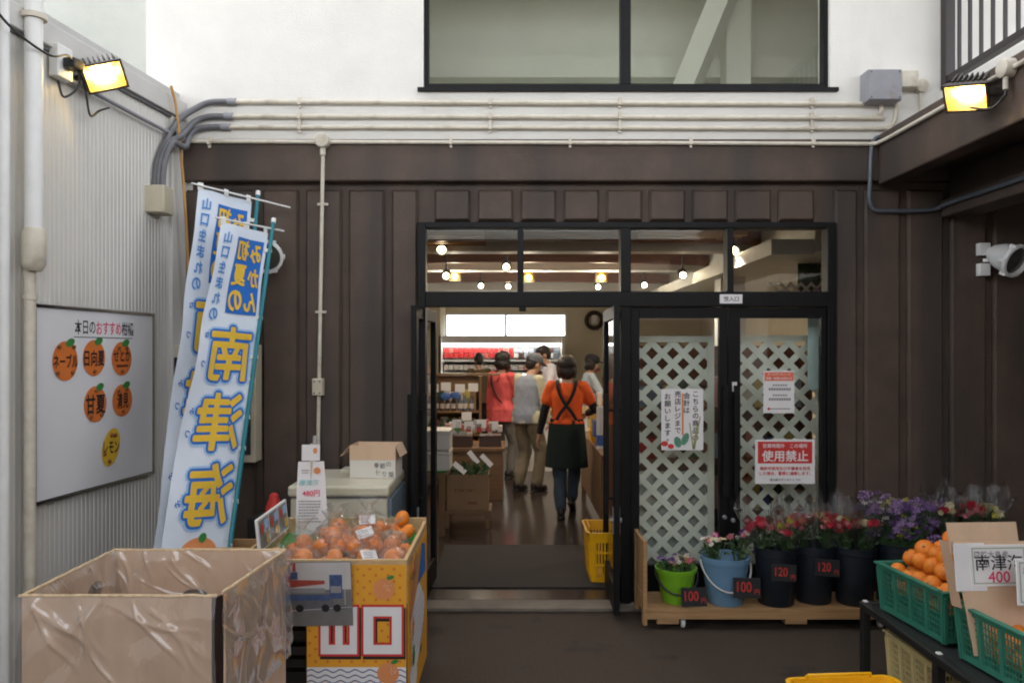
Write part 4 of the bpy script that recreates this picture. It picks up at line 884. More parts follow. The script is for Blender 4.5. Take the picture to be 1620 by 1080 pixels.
b.rect(-.045, .345, -.005, .349, .009, M=Ml); b.rect(-.045, .333, -.01, .336, .009, M=Ml); b.build('small_print', M['grey_ink'], sl_)

# oranges
def orange_mesh(r):
    b = MB(); b.ball((0, 0, 0), (r, r, r*.9), 22, 14)
    for v in b.v:
        d = math.hypot(v.x, v.y)
        if v.z > 0 and d < r*.4: v.z -= r*.10*(1-d/(r*.4))**1.5
    return b
og = orange_mesh(.04).build('orange', M['orange'], smooth=R(60))
b = MB(); b.lathe([(.005, .033), (.0045, .036)], 6); b.build('stalk_end', M['stem'], og)
og['first'] = 1
ORANGE = [og]
def place_orange(p, s=1.0, label=None, group=None, parent=None):
    if parent is None and ORANGE[0].get('first'):
        o = ORANGE[0]; del o['first']
    else: o = dup(ORANGE[0], parent=parent)
    for k in ('label', 'category', 'group'):
        if k in o: del o[k]
    o.location = p; o.scale = (s, s, s*random.uniform(.92, 1.0)); o.rotation_euler = (random.uniform(-1, 1), random.uniform(-1, 1), random.uniform(0, 6))
    if label: tag(o, label, 'orange', group)
    return o
loose = 'loose orange in a small heap at the back right corner of the stall'
for x, y, z, s in ((-.60, 4.06, .735, 1.0), (-.53, 4.04, .735, 1.0), (-.565, 4.09, .79, 1.05), (-.68, 4.12, .74, .9), (-.555, 3.99, .725, .95)): place_orange((x, y, z), s, loose, 'loose oranges at the back right of the stall')
b = MB()
for a in (0, 1.3, 2.6): b.add([(0, 0, 0), (.03*math.cos(a)-.008*math.sin(a), .03*math.sin(a), .01), (.06*math.cos(a), .06*math.sin(a), .006), (.03*math.cos(a)+.008, .03*math.sin(a)+.012, .012)], [(0, 1, 2, 3)])
o = b.build('citrus_sprig', M['leafg'], loc=(-.62, 4.08, .79)); tag(o, 'small dark leaf sprig on the loose oranges at the stall back', 'leaf')
def orange_bag(label, x, y, z, s, mark, tilt):
    t_ = thing('orange_bag', label, 'bag of oranges', (x, y, z), group='clear bags of oranges on the stall')
    t_.rotation_euler = (0, 0, tilt)
    for k, (a, c, e) in enumerate(((-.042, -.03, .036), (.042, -.03, .036), (-.038, .05, .036), (.044, .045, .036), (0, 0, .088))): 
        o = dup(ORANGE[0], parent=t_)
        for q in ('label', 'category', 'group'):
            if q in o: del o[q]
        o.location = (a+random.uniform(-.006, .006), c+random.uniform(-.006, .006), e); o.scale = [s*random.uniform(.95, 1.08)]*3; o.rotation_euler = (random.random()*3, random.random()*3, 0)
    b = MB(); seg = 30; rings = []
    for z_, r in ((-.004, .05), (.003, .088), (.04, .098), (.085, .088), (.125, .055), (.145, .022), (.155, .014), (.175, .030), (.205, .052)):
        rings.append([(r*(1.12+.10*math.sin(5*a+z_*30)+.10*noise.noise(Vector((math.cos(a)*2+x*9, math.sin(a)*2, z_*22)))*(1+(z_ > .1)*2))*math.cos(a), r*(1.0+.12*noise.noise(Vector((math.cos(a)*3, math.sin(a)*3+y*7, z_*25))))*math.sin(a), z_+.012*noise.noise(Vector((a, z_*9, x*5)))*(z_ > .15)) for a in (2*math.pi*i/seg for i in range(seg))])
    b.loft(rings, cap=False); b.build('film_bag', M['bag_film'], t_, smooth=R(80))
    b = MB()
    if mark == 'yellow': b.lathe([(.028, 0), (.028, .003)], 18, M=frame((0, -.098, .082), (1, 0, 0), (0, .5, 1))); b.build('yellow_sticker', M['yellow_print'], t_)
    elif mark == 'white':
        Mq = frame((.0, -.05, .11), (1, .15, random.uniform(-.3, .3)), (0, .75, .66)); b.box((-.038, -.026, 0), (.038, .026, .0025), M=Mq)
        pt_ = b.build('price_label', M['paper'], t_); b = MB()
        for k in range(3): b.rect(-.028, -.015+k*.012, .016, -.012+k*.012, .0035, M=Mq)
        b.build('label_print', M['grey_ink'], pt_)
for lab, x, y, z, s, mk, tl in (
    ('bag of oranges with a round yellow sticker, front left of the stall', -1.06, 3.56, .645, 1.0, 'yellow', .1), ('bag of oranges with a round yellow sticker, second from the left in front', -.93, 3.55, .64, 1.0, 'yellow', -.2),
    ('bag of oranges with a round yellow sticker, in the front middle of the stall', -.80, 3.55, .64, 1.05, 'yellow', .1), ('bag of oranges with a tilted white label, front right of the stall', -.655, 3.56, .64, 1.0, 'white', .5),
    ('bag of oranges beside the right front corner of the stall', -.535, 3.57, .635, 1.0, 'none', -.6), ('bag of oranges behind the front row, left, under the price slip', -.985, 3.74, .665, 1.0, 'none', .3),
    ('bag of oranges in the second row, heaped high in the middle', -.84, 3.74, .70, 1.0, 'none', -.1), ('bag of oranges in the second row with its white label facing up', -.69, 3.73, .70, 1.05, 'white', .2),
    ('bag of oranges in the second row by the right side board', -.56, 3.73, .665, 1.0, 'none', -.3), ('bag of oranges in the back row, left of the tallest heap', -.86, 3.92, .70, 1.0, 'none', .5), ('bag of oranges at the top of the heap in the back row', -.70, 3.90, .725, 1.0, 'white', 0)): orange_bag(lab, x, y, z, s, mk, tl)

# freezer, carton, odds and ends by the wall
fz = thing('chest_freezer', 'cream chest freezer against the brown wall behind the stall', 'freezer', (-.955, 4.74, 0))
b = MB(); b.box((-.275, -.325, .03), (.262, .29, .835)); b.build('cabinet', M['freezer'], fz, bev=.012)
b = MB(); b.box((.263, -.30, .04), (.285, .285, .83)); b.build('side_panel', M['freezer_blue'], fz, bev=.004)
b = MB(); b.box((-.285, -.345, .845), (.275, .295, .905)); b.build('lid', M['freezer'], fz, bev=.014)
b = MB(); b.box((-.27, -.335, .836), (.26, .28, .8445)); b.build('gasket', M['grey_pipe'], fz)
b = MB(); b.box((.10, -.331, .70), (.175, -.3255, .735)); b.build('badge', M['grey_pipe'], fz)
b = MB(); b.box((-.09, .10, .9055), (.03, .24, .93)); b.build('lid_catch', M['freezer'], fz, bev=.006)
for x in (-.24, .22):
    for y in (-.29, .25): MB().box((x-.02, y-.02, 0), (x+.02, y+.02, .0295)).build('foot', M['black'], fz)
ct = thing('carton', 'open white carton with brown upper flaps on the freezer lid', 'box', (-.81, 4.76, .907), rz=-.06)
b = MB(); b.box((-.135, -.10, 0), (.135, .10, .105)); b.build('body', M['white_carton'], ct)
b = MB(); b.box((-.136, -.101, .106), (.136, -.098, .19)); b.box((-.136, .098, .106), (.136, .101, .19)); b.box((-.136, -.098, .106), (-.133, .098, .19)); b.box((.133, -.098, .106), (.136, .098, .19)); b.build('brown_band', M['carton'], ct)
b = MB(); b.hexa([(-.136, -.10, .188), (-.133, -.10, .188), (-.133, .10, .188), (-.136, .10, .188), (-.196, -.10, .125), (-.193, -.10, .125), (-.193, .10, .125), (-.196, .10, .125)]); b.hexa([(.133, -.10, .190), (.136, -.10, .190), (.136, .10, .190), (.133, .10, .190), (.163, -.10, .125), (.166, -.10, .125), (.166, .10, .125), (.163, .10, .125)]); b.build('flap', M['carton'], ct)
b = MB(); Mc = frame((.055, -.1012, .052), FX, FY)
for s_, x, y in (('季', -.03, .022), ('節', .005, .02), ('の', .04, .03), ('便', -.02, -.018), ('り', .015, -.028), ('葉', .055, -.03)): b.text(s_, Mc, .034, .01, x=x, y=y, z=.0008)
b.build('brush_marks', M['grey_pipe'], ct)
o = MB().lathe([(.05, 0), (.045, .05), (.026, .10), (.024, .115), (.012, .125)], 20).build('red_cap', M['red'], smooth=R(40), loc=(-1.36, 4.55, .715)); tag(o, 'dark red plastic cap on a stand behind the stall', 'cap')
o = thing('stand', 'dark crate stack holding the red cap behind the stall', 'crate', (-1.36, 4.56, 0)); MB().box((-.13, -.1, 0), (.13, .1, .35)).build('lower_crate', M['black'], o, bev=.006); MB().box((-.125, -.1, .354), (.125, .1, .714)).build('upper_crate', M['black'], o, bev=.006)
o = MB().tube([(-1.29, 5.0, .1), (-1.23, 4.98, 1.12)], .014, 8).build('broom_handle', M['cap'], smooth=R(50)); tag(o, 'pale stick leaning on the wall left of the freezer', 'stick')
wc = thing('wooden_crate', 'plain brown wooden crate between banners and photo board', 'crate', (-1.40, 4.15, .45))
MB().box((-.12, -.10, 0), (.17, -.088, .20)).box((-.12, .088, 0), (.17, .10, .20)).box((-.12, -.0875, 0), (-.108, .0875, .20)).box((.158, -.0875, 0), (.17, .0875, .20)).box((-.107, -.0875, 0), (.157, .0875, .012)).build('case', M['wood'], wc, bev=.002)
MB().box((-.125, -.105, -.445), (.175, .105, -.001)).build('lower_case', M['black'], wc)
for k in range(3):
    c_ = thing('storage_crate', ('black crate under the stall, bottom of the pile', 'black crate under the stall, middle of the pile', 'black crate under the stall, top of the pile')[k], 'crate', (-1.02, 3.72, .004+k*.182), group='black crates under the stall')
    b = MB()
    b.box((-.11, -.2, 0), (.11, .2, .012))
    for z in (.02, .075, .13): b.box((-.13, -.22, z), (.13, -.212, z+.035)); b.box((-.13, .212, z), (.13, .22, z+.035)); b.box((-.13, -.2115, z), (-.122, .2115, z+.035)); b.box((.122, -.2115, z), (.13, .2115, z+.035))
    for x in (-.12, 0, .108): b.box((x, -.2115, .0121), (x+.012, -.204, .166)); b.box((x, .204, .0121), (x+.012, .2115, .166))
    b.build('slatted_body', M['black'], c_)

# ================================================================== FLOWER CART
fc = thing('flower_cart', 'low wooden cart on small white casters with flower buckets by the right doors', 'cart', (1.75, 4.9, 0))
b = MB()
for k in range(4): b.box((.80+.0, 4.72+k*.085, .10), (2.95, 4.72+k*.085+.082, .125))
b.build('deck', M['wood'], fc, bev=.002, world=True)
b = MB(); b.box((.80, 4.716, .062), (2.95, 4.735, .0995)); b.box((.80, 5.03, .062), (2.95, 5.05, .0995)); b.build('side_rail', M['wood'], fc, bev=.002, world=True)
b = MB(); b.box((.775, 4.70, .03), (.7985, 4.76, .525)); b.box((.775, 5.0, .03), (.7985, 5.055, .525)); b.box((.777, 4.761, .45), (.797, 4.999, .52)); b.box((.777, 4.761, .10), (.797, 4.999, .20)); b.box((.779, 4.761, .2005), (.795, 4.999, .4495)); b.build('end_panel', M['wood'], fc, bev=.003, world=True)
for x in (.86, 1.62, 2.4): MB().box((x, 4.722, .032), (x+.13, 5.04, .0615)).build('skid', M['wood'], fc, bev=.002, world=True)
for x in (1.02, 2.2):
    for y in (4.76, 5.0):
        b = MB(); b.lathe([(.022, -.011), (.025, -.006), (.025, .006), (.022, .011)], 16, M=frame((x, y, .0255), (0, 1, 0), (0, 0, 1))); cw = b.build('caster', M['white_frame'], fc, smooth=R(40), world=True)
        MB().box((x-.016, y-.012, .026), (x-.0125, y+.012, .06)).box((x+.0125, y-.012, .026), (x+.016, y+.012, .06)).build('caster_fork', M['grey_box'], cw, world=True)

def bucket(label, x, y, z, r0, r1, h, m, handle=None, group='flower buckets on the cart'):
    t_ = thing('bucket', label, 'bucket', (x, y, z), group=group)
    MB().lathe([(r0*.96, 0), (r0, .006), (r0+(r1-r0)*.5, h*.5), (r1*.98, h*.88), (r1*1.035, h*.89), (r1*1.04, h*.95), (r1*1.05, h), (r1*.99, h), (r1*.95, h*.86), (r0*.9, .02)], 30).build('body', M[m], t_, smooth=R(35))
    MB().lathe([(.001, h*.72), (r1*.92, h*.72)], 24, cap1=False).build('water', M['black'], t_)
    if handle:
        b = MB(); pts = [Vector((r1*1.06*math.cos(a), -r1*1.08*math.sin(a)*.95-.004, h*.9-.55*h*math.sin(a))) for a in (math.pi*i/16 for i in range(17))]; b.tube(pts, .006, 8); b.build('handle', M[handle], t_, smooth=R(50))
    return t_
def price(label, words, x, y, z, w_=.13, h_=.10, tilt=0):
    t_, Mx = plaque('price_card', label, 'price card', (x, y, z), (1, 0, tilt), (0, .12, 1), w_, h_, .004, 'ink')
    b = MB(); b.text(words[:-1], Mx, h_*.72, .01, x=-w_*.10, y=.006, z=.002, sx=.8); b.text(words[-1], Mx, h_*.3, .01, x=w_*.36, y=-.022, z=.002); b.build('lettering', mat('red_chalk', (.45, .03, .02), .8), t_)
b1 = bucket('lime green bucket with short mixed flowers at the left end of the cart', 1.0, 4.86, .126, .085, .122, .21, 'bucket_green', 'black')
b2 = bucket('light blue bucket with a white handle on the flower cart', 1.295, 4.84, .126, .105, .142, .285, 'bucket_blue', 'cap')
b3 = bucket('tall dark bucket just right of the light blue one', 1.60, 4.83, .126, .105, .125, .345, 'bucket_black')
b4 = bucket('tall dark bucket second to the right of the light blue one', 1.845, 4.88, .126, .105, .125, .345, 'bucket_black')
b5 = bucket('tall dark bucket third to the right of the light blue one', 2.08, 4.84, .126, .105, .125, .345, 'bucket_black')
b6 = bucket('dark bucket of purple statice near the right end of the cart', 2.36, 4.87, .126, .12, .14, .36, 'bucket_black')
b7 = bucket('dark bucket of wrapped bouquets at the right end of the cart', 2.76, 4.87, .126, .12, .14, .36, 'bucket_black')
price('black card with red 100 yen before the lime green bucket', '100円', 1.075, 4.70, .20, .15, .11, .03)
price('black card with red 100 yen on the light blue bucket', '100円', 1.375, 4.66, .265, .16, .115, -.02)
price('black card with red 120 yen on the first dark bucket', '120円', 1.60, 4.688, .345, .15, .10, -.05)
price('black card with red 120 yen on the second dark bucket', '120円', 1.875, 4.738, .36, .15, .10, -.05)

# blossoms and bouquets
PET = {}
def blossom_mesh(kind, r, m):
    k = (kind, m)
    if k not in PET:
        b = MB(); rnd = random.Random(zlib.crc32(repr(k).encode()) % 999)
        if kind == 'ruffle':                  # carnation-like head
            for i in range(34):
                a = rnd.uniform(0, 6.28); th = rnd.uniform(0, 1.35); d = Vector((math.sin(th)*math.cos(a), math.sin(th)*math.sin(a), math.cos(th)))
                u = d.cross(Vector((rnd.uniform(-1, 1), rnd.uniform(-1, 1), .3))).normalized(); v = d.cross(u)
                c = d*r*rnd.uniform(.45, .75); e = r*rnd.uniform(.35, .5)
                b.add([c-u*e*.5, c+d*e*.5-u*e*.9+v*e*.3, c+d*e*.75+v*e*.1, c+d*e*.5+u*e*.9-v*e*.3, c+u*e*.5], [(0, 1, 2, 3, 4)])
            b.ball((0, 0, 0), r*.55, 8, 6)
        elif kind == 'spray':                 # statice: cloud of tiny florets
            for i in range(60):
                a = rnd.uniform(0, 6.28); q = r*math.sqrt(rnd.random()); c = Vector((q*math.cos(a), q*math.sin(a), rnd.uniform(-.3, .6)*r)); e = r*.16
                d = Vector((rnd.uniform(-1, 1), rnd.uniform(-1, 1), rnd.uniform(.1, 1))).normalized(); u = d.orthogonal().normalized(); v = d.cross(u)
                b.add([c+u*e, c+v*e+d*e*.4, c-u*e, c-v*e+d*e*.4], [(0, 1, 2, 3)])
        else:                                 # open daisy
            for i in range(12):
                a = 6.283*i/12; u = Vector((math.cos(a), math.sin(a), 0)); v = Vector((-u.y, u.x, 0)); z_ = rnd.uniform(0, .35)
                b.add([u*r*.12, u*r*.6-v*r*.2+UP*r*z_*.5, u*r+UP*r*z_, u*r*.6+v*r*.2+UP*r*z_*.5], [(0, 1, 2, 3)])
            b.ball((0, 0, r*.08), (r*.25, r*.25, r*.15), 8, 6)
        PET[k] = b.build('blossom', M[m]).data
        bpy.data.objects.remove([o for o in bpy.data.objects if o.data == PET[k]][0])
    return PET[k]
def bouquet(label, p, spread, h, n, palette, kind, wrap, group, tilt=(0, 0), r=.03, leafn=60):
    t_ = thing('bouquet', label, 'bouquet', p, group=group)
    rnd = random.Random(zlib.crc32(label.encode()) % 9999)
    sb = MB(); lb = MB(); heads = []
    for i in range(n):
        a = rnd.uniform(0, 6.28); q = spread*math.sqrt(rnd.random()); z_ = h*rnd.uniform(.80 if kind != 'spray' else .42, 1.05)-q*(.35 if kind != 'spray' else .8)
        heads.append(Vector((q*math.cos(a)+tilt[0]*z_, q*math.sin(a)+tilt[1]*z_, z_)))
    for c in heads: sb.tube([(c.x*.15, c.y*.15, -.12), (c.x*.55, c.y*.55, c.z*.5), c], .0025, 5)
    for i in range(leafn):
        c = rnd.choice(heads); k = rnd.uniform(.35, 1.0); o_ = Vector((c.x*k, c.y*k, c.z*k-.02))+Vector((rnd.uniform(-.03, .03), rnd.uniform(-.03, .03), 0))
        d = Vector((rnd.uniform(-1, 1), rnd.uniform(-1, 1), rnd.uniform(-.2, 1.2))).normalized(); u = d.orthogonal().normalized(); L_ = rnd.uniform(.025, .06); e = L_*.18
        lb.add([o_, o_+d*L_*.5-u*e, o_+d*L_, o_+d*L_*.5+u*e], [(0, 1, 2, 3)])
    sb.build('stems', M['stem'], t_); lb.build('leaves', M['leafg'], t_)
    for c in heads:
        m = rnd.choice(palette); o = bpy.data.objects.new('blossom', blossom_mesh(kind if kind != 'mixed' else rnd.choice(('ruffle', 'spray', 'daisy')), r, m)); col.objects.link(o); o.parent = t_
        o.location = c; s = rnd.uniform(.75, 1.25); o.scale = (s, s, s); o.rotation_euler = (rnd.uniform(-.7, .7), rnd.uniform(-.7, .7), rnd.uniform(0, 6))
    if wrap:
        b = MB(); seg = 44; rings = []
        for f, q in ((-.1, .25), (.3, .6), (.7, .98), (1.0, 1.2), (1.22, 1.32), (1.42, 1.42)):
            rings.append([Vector(((spread*q+.012)*(1+.10*math.sin(4*a+f*3)+.07*math.sin(11*a+f))*math.cos(a)+tilt[0]*f*h, (spread*q+.012)*(1+.10*math.sin(4*a+f*3))*math.sin(a)+tilt[1]*f*h, f*h+(f > 1.3)*.05*math.sin(3*a+len(label))+(f > 1.3)*.03*math.sin(7*a))) for a in (2*math.pi*i/seg for i in range(seg))])
        b.loft(rings, cap=False); b.build('cellophane_wrap', M['cellophane'], t_, smooth=R(80))
    return t_
gA = 'small flowers in the lime green bucket'; gB = 'small flowers in the light blue bucket'
bouquet('small white and purple bunch, left in the lime green bucket', (.95, 4.86, .27), .06, .13, 12, ['purplef', 'whitef', 'pinkf'], 'mixed', False, gA, r=.02)
bouquet('small pink and yellow bunch, right in the lime green bucket', (1.05, 4.86, .27), .06, .14, 12, ['pinkf', 'whitef', 'purplef', 'yellowf'], 'mixed', False, gA, r=.02)
bouquet('white and magenta bunch, left in the light blue bucket', (1.23, 4.84, .36), .07, .17, 16, ['whitef', 'magentaf', 'whitef', 'pinkf', 'creamf'], 'daisy', False, gB, r=.026)
bouquet('purple and pink bunch, right in the light blue bucket', (1.37, 4.84, .36), .075, .20, 16, ['purplef', 'pinkf', 'whitef', 'purplef', 'salmonf'], 'mixed', False, gB, (.12, 0), r=.026)
gW = 'cellophane wrapped bouquets'
for lab, x, y, z, pal, tl in (
    ('wrapped red and pink bouquet, left in the first dark bucket', 1.545, 4.83, .42, ['redf', 'pinkf', 'pinkf', 'redf'], (-.25, 0)), ('wrapped bouquet with lime yellow sprig, right in the first dark bucket', 1.65, 4.80, .42, ['pinkf', 'redf', 'yellowf', 'salmonf'], (.12, -.05)),
    ('wrapped salmon bouquet, left in the second dark bucket', 1.79, 4.88, .44, ['salmonf', 'pinkf', 'redf', 'pinkf'], (-.12, 0)), ('wrapped red and cream bouquet, right in the second dark bucket', 1.90, 4.86, .44, ['redf', 'pinkf', 'salmonf', 'creamf'], (.2, 0)),
    ('wrapped red and yellow bouquet, left in the third dark bucket', 2.03, 4.84, .42, ['redf', 'pinkf', 'yellowf', 'pinkf'], (-.15, -.05)), ('wrapped pink and salmon bouquet, right in the third dark bucket', 2.13, 4.82, .42, ['pinkf', 'salmonf', 'redf', 'creamf', 'pinkf'], (.12, -.05)),
    ('wrapped white and crimson bouquet, left at the far right of the cart', 2.66, 4.85, .50, ['whitef', 'creamf', 'redf', 'whitef', 'pinkf'], (-.12, 0)), ('wrapped crimson and pink bouquet, middle at the far right of the cart', 2.78, 4.85, .50, ['redf', 'pinkf', 'whitef', 'redf'], (.05, 0)), ('wrapped white bouquet, rightmost on the cart', 2.89, 4.86, .50, ['whitef', 'creamf', 'yellowf'], (.12, 0))):
    bouquet(lab, (x, y, z), .075, .21, 18, pal, 'ruffle', True, gW, tl, r=.028, leafn=80)
gS = 'purple statice in the large dark bucket'
for lab, x, tl, pal in (('lilac and yellow statice bunch, left in the bucket of purple flowers', 2.28, (-.22, 0), ['lilacf', 'purplef', 'lilacf', 'purplef', 'lilacf', 'yellowf', 'whitef']), ('deep purple statice bunch, middle of the bucket of purple flowers', 2.36, (0, -.05), ['purplef', 'lilacf', 'purplef', 'purplef', 'lilacf', 'purplef', 'yellowf']), ('lilac statice bunch leaning right in the bucket of purple flowers', 2.43, (.18, 0), ['lilacf', 'purplef', 'lilacf', 'purplef', 'lilacf'])):
    bouquet(lab, (x, 4.86, .48), .125, .32, 60, pal, 'spray', False, gS, tl, r=.036, leafn=260)

# ================================================================== RIGHT TABLE, CRATES, SIGNS, BASKETS
tb = thing('display_table', 'low black tube framed table carrying green citrus crates', 'table', (2.3, 3.3, 0))
for x in (1.80, 2.9):
    for y in (4.06, 3.36, 2.2):
        MB().box((x-.02, y-.02, .012), (x+.02, y+.02, .334)).build('leg', M['black'], tb, bev=.004, world=True); MB().box((x-.024, y-.024, 0), (x+.024, y+.024, .0115)).build('foot', M['black'], tb, world=True)
b = MB(); b.box((1.778, 2.15, .3345), (1.822, 4.082, .372)); b.box((2.878, 2.15, .3345), (2.922, 4.082, .372)); b.box((1.8225, 4.04, .3345), (2.8775, 4.08, .371)); b.box((1.8225, 2.15, .3345), (2.8775, 2.19, .371)); b.build('rim', M['black'], tb, bev=.006, world=True)
b = MB(); b.box((1.8225, 2.1905, .345), (2.8775, 4.0395, .362)); b.build('top', mat('dark_table_top', (.02, .022, .022), .5), tb, world=True)
for y in (4.06, 3.36): MB().box((1.79, y-.012, .3725), (1.812, y+.012, .380)).build('end_plug', M['white_frame'], tb, bev=.003, world=True)

def crate(name, label, o, rz, w_, d_, h_, m, group=None, taper=.93, rows=8, posts=True):
    t_ = thing(name, label, 'crate' if 'crate' in name else 'basket', o, rz, group)
    def q(x, y, z): k = taper+(1-taper)*z/h_; return Vector((x*k, y*k, z))
    b = MB(); hw, hd = w_/2, d_/2; th = .005
    cs = [(-hw, -hd), (hw, -hd), (hw, hd), (-hw, hd)]
    for i in range(4):
        (xa, ya), (xb, yb) = cs[i], cs[(i+1) % 4]; L_ = math.hypot(xb-xa, yb-ya); n_ = max(3, round(L_/.018))
        out = Vector((yb-ya, -(xb-xa), 0)).normalized()
        for k in range(n_+1):                  # fine vertical bars
            f = k/n_; x, y = xa+(xb-xa)*f, ya+(yb-ya)*f; b.bar(q(x, y, .02), q(x, y, h_*.88), .0045, .004, up=out)
        for k in range(rows):
            z = .02+(h_*.88-.02)*k/(rows-1); b.bar(q(xa, ya, z), q(xb, yb, z), .004, .0042)
        if posts:
            for f in (.0, .25, .5, .75, 1):
                x, y = xa+(xb-xa)*f, ya+(yb-ya)*f; b.bar(q(x, y, .0)+out*.003, q(x, y, h_*.9)+out*.003, .022 if 0 < f < 1 else .03, .010, up=out)
        b.bar(q(xa, ya, .012)+out*.002, q(xb, yb, .012)+out*.002, .012, .024)
    lat = b.build('lattice_wall', M[m], t_)
    b = MB()
    for i in range(4):
        (xa, ya), (xb, yb) = cs[i], cs[(i+1) % 4]; out = Vector((yb-ya, -(xb-xa), 0)).normalized()
        u = Vector((xb-xa, yb-ya, 0)).normalized()*.012*(1 if i % 2 == 0 else -1)
        b.bar(Vector((xa, ya, h_*.935))-u, Vector((xb, yb, h_*.935))+u, .010, h_*.11); b.bar(Vector((xa, ya, h_))+out*.006-u*1.6, Vector((xb, yb, h_))+out*.006+u*1.6, .026, .010)
    b.build('rim', M[m], t_, bev=.002)
    b = MB(); b.box((-hw*taper, -hd*taper, .001), (hw*taper, hd*taper, .009)); b.build('bottom', M[m], t_)
    return t_
gC = 'green citrus crates on the low black table'
crate('plastic_crate', 'green crate heaped with loose oranges at the far left end of the table', (2.05, 3.73, .375), R(6), .40, .50, .225, 'crate', gC)
crate('plastic_crate', 'green crate with a cardboard price stand at the near end of the table', (2.115, 3.10, .375), R(6), .46, .50, .225, 'crate', gC)
crate('plastic_crate', 'green crate of oranges behind the cardboard price stand', (2.56, 3.70, .375), R(2), .42, .50, .225, 'crate', gC)
lc = 'orange heaped in the green crate at the far left of the table'; lg = 'oranges heaped in the far left green crate'
rnd = random.Random(5); Rz = Matrix.Rotation(R(6), 3, 'Z')
pts = []
def heap(cx, cy, cz, rot, label, group, layers):
    Rm = Matrix.Rotation(rot, 3, 'Z')
    for (nx, ny, z, ox, oy, sp) in layers:
        for i in range(nx):
            for j in range(ny):
                v = Rm @ Vector(((i-(nx-1)/2)*sp+ox+rnd.uniform(-.008, .008), (j-(ny-1)/2)*sp+oy+rnd.uniform(-.008, .008), 0)); place_orange((cx+v.x, cy+v.y, cz+z+rnd.uniform(-.006, .01)), rnd.uniform(.98, 1.16), label, group)
heap(2.05, 3.73, .375, R(6), lc, lg, [(4, 5, .13, 0, 0, .086), (4, 5, .205, -.01, .0, .088), (3, 5, .265, .0, -.01, .086), (3, 3, .32, .03, .02, .086), (1, 2, .37, .05, .02, .086)])
heap(2.115, 3.10, .375, R(6), 'orange in the near green crate under the price stand', 'oranges in the near green crate', [(4, 5, .06, 0, 0, .09), (4, 3, .12, 0, .06, .09)])
heap(2.56, 3.70, .375, R(2), 'orange in the green crate behind the price stand', 'oranges in the rear right green crate', [(4, 5, .13, 0, 0, .09), (4, 4, .2, 0, 0, .09), (3, 3, .26, 0, 0, .09)])
t_ = thing('film_bag', 'crumpled clear bag in the near green crate', 'bag', (2.22, 3.02, .56)); b = MB(); b.ball((0, 0, 0), (.14, .12, .09), 26, 16, jit=.5); b.build('film', M['bag_film'], t_, smooth=R(80))
# cardboard price stand: one folded carton carrying two cards
cs_ = thing('price_stand', 'folded brown cardboard stand rising from the near green crate', 'stand', (1.975, 3.24, .60)); Mq = frame((0, 0, 0), (1, .06, 0), (-.05, .12, 1))
b = MB(); b.add([(-.11, -.18, 0), (.15, -.18, 0), (.17, .27, 0), (-.165, .27, 0), (-.11, -.18, -.006), (.15, -.18, -.006), (.17, .27, -.006), (-.165, .27, -.006)], [(0, 1, 2, 3), (7, 6, 5, 4), (0, 4, 5, 1), (1, 5, 6, 2), (2, 6, 7, 3), (3, 7, 4, 0)], 0, Mq); b.build('front_board', M['carton'], cs_)
b = MB(); b.add([(-.165, .22, -.02), (.13, .22, -.02), (.13, .345, -.03), (-.17, .345, -.03), (-.165, .22, -.026), (.13, .22, -.026), (.13, .345, -.036), (-.17, .345, -.036)], [(0, 1, 2, 3), (7, 6, 5, 4), (0, 4, 5, 1), (1, 5, 6, 2), (2, 6, 7, 3), (3, 7, 4, 0)], 0, Mq); b.build('back_flap', M['carton'], cs_)
b = MB(); b.add([(-.165, .27, -.03), (-.165, .27, -.10), (-.13, 0, -.10), (-.13, 0, -.03)], [(0, 1, 2, 3)], 0, Mq); b.build('side_flap', M['carton_in'], cs_)
def citrus_card(label, o, xd, yd, w_, h_):
    t_, Mx = plaque('price_card', label, 'price card', o, xd, yd, w_, h_, .007, 'paper'); b = MB(); e = .011
    for x0, y0, x1, y1 in ((-w_/2+e, -h_/2+e, w_/2-e, -h_/2+e+.004), (-w_/2+e, h_/2-e-.004, w_/2-e, h_/2-e), (-w_/2+e, -h_/2+e, -w_/2+e+.004, h_/2-e), (w_/2-e-.004, -h_/2+e, w_/2-e, h_/2-e)): b.rect(x0, y0, x1, y1, .001, M=Mx)
    b.build('green_border', mat('pale_green_line', (.28, .36, .22), .8), t_)
    MB().text('周防大島産', Mx, .030, .012, x=-w_*.13, y=h_*.27, z=.0015).build('grey_lettering', M['grey_ink'], t_)
    MB().text('南津海', Mx, .066, .012, x=.0, y=.012, z=.0015, sx=1.05).build('black_lettering', M['ink'], t_)
    MB().text('400', Mx, .062, .02, x=-.004, y=-h_*.27, z=.002).build('red_lettering', M['pink_ink'], t_)
citrus_card('white price card with red 400 on the cardboard stand', Vector((1.975, 3.24, .60))+Mq.to_3x3() @ Vector((.015, .175, .009)), Mq.col[0].xyz, Mq.col[1].xyz, .245, .165)
citrus_card('white price card leaning at the right edge, overlapping the first', (2.105, 3.12, .742), (1, .10, -.05), (-.12, .12, 1), .27, .175)
plaque('price_card', 'narrow blank white card behind the left edge of the first price card', 'price card', Vector((1.975, 3.24, .60))+Mq.to_3x3() @ Vector((-.105, .17, .0075)), Mq.col[0].xyz, Mq.col[1].xyz, .13, .19, .006)

